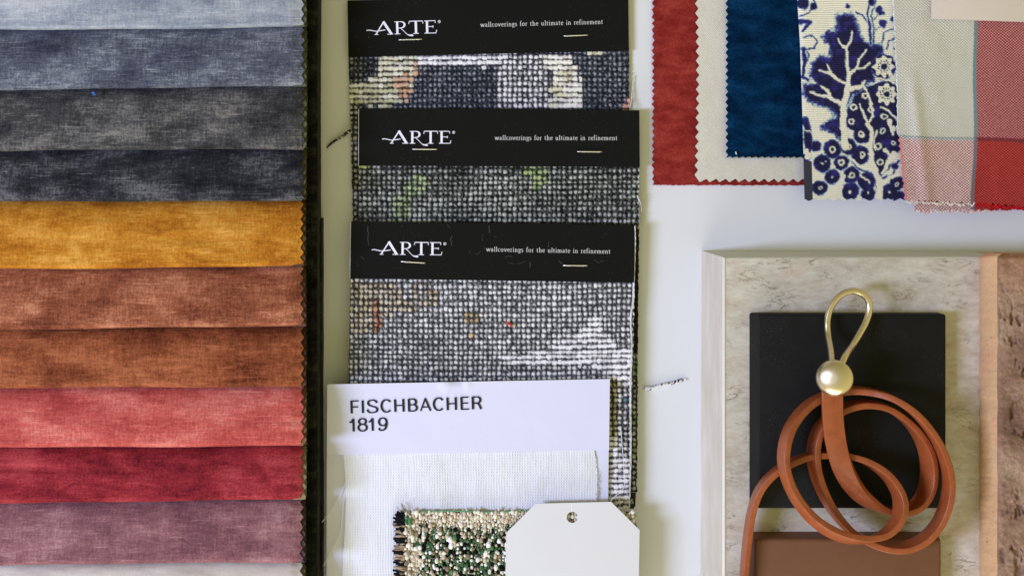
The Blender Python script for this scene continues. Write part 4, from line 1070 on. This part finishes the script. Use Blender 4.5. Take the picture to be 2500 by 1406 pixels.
# brick
bk_t = thing('terracotta_brick', W(2500, 1000, ZT), 'rough hand made terracotta brick with smooth peach side, standing at the right edge', 'brick')
top_m = M('brick_face', .9, .15)
q1 = top_m.noise(110, detail=4, off=(5, 2, 1)); q2 = top_m.noise(7, detail=5, rough=.85)
c = top_m.ramp(top_m.math('ADD', top_m.math('MULTIPLY', q1, .6), top_m.math('MULTIPLY', q2, .4)), [(.36, alb((116, 88, 72))), (.46, alb((148, 116, 97))), (.54, alb((168, 136, 116))), (.64, alb((190, 164, 142)))])
tc = top_m.n('ShaderNodeSeparateXYZ'); top_m.l(top_m.coord(), tc.inputs[0])
hot = top_m.math('MULTIPLY_ADD', q1, 240, tc.outputs[1]); hot = top_m.remap(hot, 400, 520)     # redder end of the brick
c = top_m.mix(top_m.math('MULTIPLY', hot, .6), c, alb((182, 124, 84)))
top_m.col(c); top_m.bump(top_m.noise(9, detail=6, rough=.8), .0011)
yv = np.linspace(619, 1560, 420); uu = np.linspace(0, 1, 90)
V0, U = np.meshgrid(yv, uu, indexing='ij')
xe = 2433 + 3 * (fbm(yv / 30, yv * 0, 61) - .5) + 0.5 * (vn(yv / 9, yv * 0, 62) - .5) + 2
xe = xe + 10 * (1 - sst(619, 626, yv))
X = xe[:, None] + U * (2620 - xe)[:, None]
Z = ZT + 17 + 1.5 * (fbm(X / 14, V0 / 14, 63, 4) - .5) + 1.6 * (fbm(X / 60, V0 / 60, 64, 3) - .5)
Z = Z - 3.0 * sst(.5, .62, fbm(X / 10, V0 / 26, 66)) * sst(.6, .8, vn(X / 40, V0 / 50, 67)) * .6
Z = Z - 4 * (1 - sst(619, 636, V0)) ** 2
ed = 1 - sst(0, 14, X - xe[:, None]); Z = Z * (1 - ed) + (ZT + 16.2) * ed
grid('rough_face', WA(X, V0, Z), top_m.m, bk_t, thick=10)
side_m = M('brick_side', .75, .2)
s1 = side_m.noise(60, detail=3); pit = side_m.noise(6, 11, 6, detail=2, off=(1, 2, 9)); pt = side_m.remap(pit, .70, .76)
c = side_m.mix(s1, alb((188, 148, 106)), alb((208, 170, 126)))
edg = side_m.noise(20, 90, 20, detail=3, off=(8, 8, 0)); c = side_m.mix(side_m.remap(edg, .55, .7, 0, .5), c, alb((216, 150, 122)))
c = side_m.mix(side_m.math('MULTIPLY', pt, .75), c, alb((104, 70, 48))); side_m.col(c)
side_m.bump(side_m.math('MULTIPLY_ADD', pt, -1.0, side_m.noise(12, detail=3)), .0003)
nb = 26; w_ = np.linspace(0, 1, nb)
V1, Wd = np.meshgrid(yv, w_, indexing='ij')
xl0 = 2391 + 2.0 * (fbm(yv / 26, yv * 0, 71) - .5) * 2 + 0.5 * (vn(yv / 8, yv * 0, 72) - .5) + 12 * (1 - sst(619, 634, yv)) ** 2
X = xl0[:, None] + Wd * (xe - xl0)[:, None]
# side rises from foot (z=ZT) to arris; rounded foot corner
Z = ZT + 16.2 * np.clip(Wd * 1.0, 0, 1) ** .55
Z = Z + .5 * (fbm(X / 9, V1 / 9, 73) - .5)
grid('smooth_side', WA(X, V1, np.minimum(Z, ZT + 16.25)), side_m.m, bk_t, thick=.3)
# upper end of the brick
P0 = WA(np.linspace(2404, 2620, 60), 619 + 0 * np.linspace(0, 1, 60), ZT + 12.4)
P1 = P0.copy(); P1[:, 2] = ZT / 1000; P1[:, 1] += 0.0002
mk('end_face', np.concatenate([P0, P1]), [[i, i + 1, 61 + i, 60 + i] for i in range(59)], side_m.m, bk_t)

# ================================================================ LEATHER STRAP WITH BRASS LOOP
lt = thing('leather_strap', W(2060, 1000, ZT + 10), 'coiled tan leather strap with a brass ball and brass wire loop', 'strap')
def zc2(x, y): return (1780 + x / 2.893, 920 + y / 2.893)
path = [(728, 30, 24, -88), (728, 130, 25.5, -88), (733, 300, 24, -86), (757, 480, 22, -80), (808, 650, 20, -62), (890, 790, 18, -44), (990, 885, 17, -28), (1110, 945, 16, -8), (1240, 945, 15, 4), (1350, 880, 15, 16), (1405, 760, 15, 26), (1410, 610, 15, 24), (1370, 470, 15, 15), (1270, 330, 15, 3), (1120, 222, 15, 0), (960, 192, 16, -2), (810, 225, 16, -4), (690, 305, 16, -6), (618, 410, 16, -10), (596, 560, 16, -14), (625, 720, 16, -12), (700, 890, 15, -10), (800, 1030, 15, -8), (900, 1115, 15, -3), (1020, 1172, 15, 2), (1140, 1203, 16, 4), (1260, 1198, 17, 4), (1380, 1140, 18, 4), (1475, 1035, 19, 4), (1535, 890, 20, 4), (1550, 720, 21, 3), (1510, 550, 22, 2), (1430, 395, 23, 0), (1310, 255, 24, 0), (1160, 155, 22, 0), (1010, 108, 18.5, 0), (860, 95, 16.5, 0), (700, 125, 16.5, 0), (560, 200, 18.5, -2), (455, 320, 22, -4), (400, 450, 25, -8), (385, 600, 26, -10), (420, 750, 26, -12), (495, 890, 26, -16), (600, 1010, 26, -22), (725, 1095, 26, -28), (860, 1142, 26, -28), (990, 1145, 26, -18), (1105, 1105, 26, -4), (1185, 1020, 26, 6), (1212, 920, 25, 14), (1190, 810, 23, 14), (1110, 695, 21, 12), (990, 610, 18, 10), (850, 560, 16, 6), (700, 548, 15, 4), (560, 560, 15, 4), (430, 610, 15, 4), (310, 685, 15, 4), (215, 800, 14, 3), (160, 950, 12, 2), (132, 1130, 10, 0), (115, 1290, 9.5, 0), (102, 1500, 9, 0), (98, 1700, 9, 0)]
cp = [(*zc2(x, y), h, l) for x, y, h, l in path]
SP = spline(cp, 9)
HW, HT = 4.6, 1.4      # half width, half thickness mm
sect = []
for (cx_, cy_) in [(1, 1), (-1, 1), (-1, -1), (1, -1)]:
    for k in range(4):
        a_ = math.radians({(1, 1): 0, (-1, 1): 90, (-1, -1): 180, (1, -1): 270}[(cx_, cy_)] + k * 30)
        r_ = .45
        sect.append((cx_ * (HW - r_) + r_ * math.cos(a_), cy_ * (HT - r_) + r_ * math.sin(a_)))
# add mid points so faces are subdivided along the width
ns = len(sect); C3 = [Vector(W(p[0], p[1], ZT + p[2])) for p in SP]
V = []; F = []
for i, p in enumerate(C3):
    T = C3[min(i + 1, len(C3) - 1)] - C3[max(i - 1, 0)]
    T.normalize(); rh = T.cross(Vector((0, 0, 1))).normalized()
    up = rh.cross(T).normalized()
    l_ = math.radians(SP[i][3])
    wv = (rh * math.sin(l_) + up * math.cos(l_)).normalized(); tv = wv.cross(T).normalized()
    for (a_, b_) in sect: V.append(tuple(p + (wv * a_ + tv * b_) / 1000))
for i in range(len(C3) - 1):
    for s in range(ns):
        s2 = (s + 1) % ns; F.append([i * ns + s, i * ns + s2, (i + 1) * ns + s2, (i + 1) * ns + s])
F.append(list(range(ns))); F.append([(len(C3) - 1) * ns + s for s in range(ns)][::-1])
le = M('tan_leather', .36, .5)
le.col(le.mix(le.remap(le.math('ADD', le.math('MULTIPLY', le.noise(34, detail=5, rough=.65), .6), le.math('MULTIPLY', le.noise(4, detail=4, rough=.8), .4)), .35, .65), alb((138, 66, 31)), alb((162, 87, 46)))); le.bump(le.math('ADD', le.noise(4, detail=4, rough=.8), le.noise(16, detail=2)), .00008)
o = mk('strap_band', V, F, le.m, lt)
o.data.set_sharp_from_angle(angle=math.radians(50))
br = M('brushed_brass', .30, .5); br.b.inputs['Metallic'].default_value = 1
br.col(br.mix(br.noise(20, detail=3), (0.80, 0.66, 0.44), (0.86, 0.73, 0.52))); br.bump(br.noise(2.5, 12, 4, detail=2), .00002)
lp = [(330, 930, 28), (322, 870, 26), (305, 720, 20), (280, 580, 15), (272, 440, 13.5), (296, 310, 13), (352, 205, 13), (440, 125, 13), (555, 93, 13), (655, 120, 13), (722, 195, 13), (738, 300, 13), (702, 430, 13.5), (635, 555, 15), (560, 680, 18), (478, 800, 25), (430, 900, 28), (410, 950, 29)]
pts = spline([(1960 + x / 4.536, 690 + y / 4.536, ZT + h) for x, y, h in lp], 8)
v, f = tube([W(*p) for p in pts], 0.00152, 16)
mk('wire_loop', v, f, br.m, lt)
# ball stud: lathe about tilted axis
prof = [(0, 3.6), (2.4, 3.5), (4.6, 3.0), (6.4, 2.1), (7.6, .9), (8.05, 0), (8.05, -.5), (7.5, -.9), (7.2, -1.2), (7.4, -1.7), (7.45, -3.4), (6.9, -5.2), (5.6, -6.9), (3.4, -8.0), (0, -8.4)]
prof = [tuple(p) for p in spline(prof, 4)]
ax = Vector((-0.36, -0.02, 1)).normalized(); e1 = ax.cross(Vector((0, 1, 0))).normalized(); e2 = ax.cross(e1)
cen = Vector(W(2037, 923, ZT + 31.5)); V = []; F = []; NS = 48
for r_, h_ in prof:
    for s in range(NS):
        a_ = 2 * math.pi * s / NS
        V.append(tuple(cen + (ax * h_ + (e1 * math.cos(a_) + e2 * math.sin(a_)) * max(r_, .001)) / 1000))
for i in range(len(prof) - 1):
    for s in range(NS):
        s2 = (s + 1) % NS; F.append([i * NS + s, (i + 1) * NS + s, (i + 1) * NS + s2, i * NS + s2])
mk('brass_ball', V, F, br.m, lt)

# ================================================================ LIGHT
wo = bpy.data.worlds.new('World'); SC.world = wo; wo.use_nodes = True
nt = wo.node_tree; bg = nt.nodes['Background']
tcw = nt.nodes.new('ShaderNodeTexCoord'); sx_ = nt.nodes.new('ShaderNodeSeparateXYZ'); nt.links.new(tcw.outputs['Generated'], sx_.inputs[0])
hy = nt.nodes.new('ShaderNodeMath'); hy.operation = 'MULTIPLY_ADD'; nt.links.new(sx_.outputs[1], hy.inputs[0]); hy.inputs[1].default_value = -0.35; hy.inputs[2].default_value = 0.93; nt.links.new(hy.outputs[0], bg.inputs[1])
rp = nt.nodes.new('ShaderNodeValToRGB'); mr = nt.nodes.new('ShaderNodeMapRange'); nt.links.new(sx_.outputs[0], mr.inputs[0])
mr.inputs[1].default_value = -1; mr.inputs[2].default_value = 1
nt.links.new(mr.outputs[0], rp.inputs[0])
AMB = (0.50, 0.47, 0.225)
rp.color_ramp.elements[0].color = (AMB[0] * .7, AMB[1] * .7, AMB[2] * .8, 1); rp.color_ramp.elements[1].color = (AMB[0] * 1.3, AMB[1] * 1.3, AMB[2] * 1.2, 1)
nt.links.new(rp.outputs[0], bg.inputs[0])
la = bpy.data.lights.new('window_light', 'AREA'); la.shape = 'RECTANGLE'; la.size = 0.28; la.size_y = 0.6
la.color = (0.55, 0.62, 1.0); la.energy = 33
lo = bpy.data.objects.new('window_light', la); COL.objects.link(lo)
el = math.radians(42); D = 1.7
lo.location = (-D * math.cos(el), -0.16, D * math.sin(el))
lo.rotation_euler = (Vector((0.05, 0, 0)) - lo.location).to_track_quat('-Z', 'Y').to_euler()
lb = bpy.data.lights.new('fill_light', 'AREA'); lb.shape = 'RECTANGLE'; lb.size = 1.2; lb.size_y = 0.8  # added fill lamp, low from the near side, brightens the velvet fold rolls
lb.color = (0.9, 0.88, 0.8); lb.energy = 19
l2 = bpy.data.objects.new('fill_light', lb); COL.objects.link(l2); l2.location = (-0.25, -1.7, 0.46)
l2.rotation_euler = (Vector((0, 0, 0)) - l2.location).to_track_quat('-Z', 'Y').to_euler()
# ================================================================ CAMERA
cam = bpy.data.cameras.new('Camera'); co = bpy.data.objects.new('Camera', cam); COL.objects.link(co)
co.location = ((NX - 1250) * S, (703 - NY) * S, H); co.rotation_euler = (0, 0, 0)
cam.sensor_width = 36; cam.lens = 36 * H / 0.5; cam.shift_y = -(703 - NY) / 2500.0
cam.clip_start = 0.01; cam.clip_end = 50
cam.dof.use_dof = True; cam.dof.focus_distance = H - 0.018; cam.dof.aperture_fstop = 14.0
SC.camera = co
SC.view_settings.view_transform = 'Standard'; SC.view_settings.look = 'None'
SC.view_settings.exposure = 0; SC.view_settings.gamma = 1
SC.render.engine = 'CYCLES'
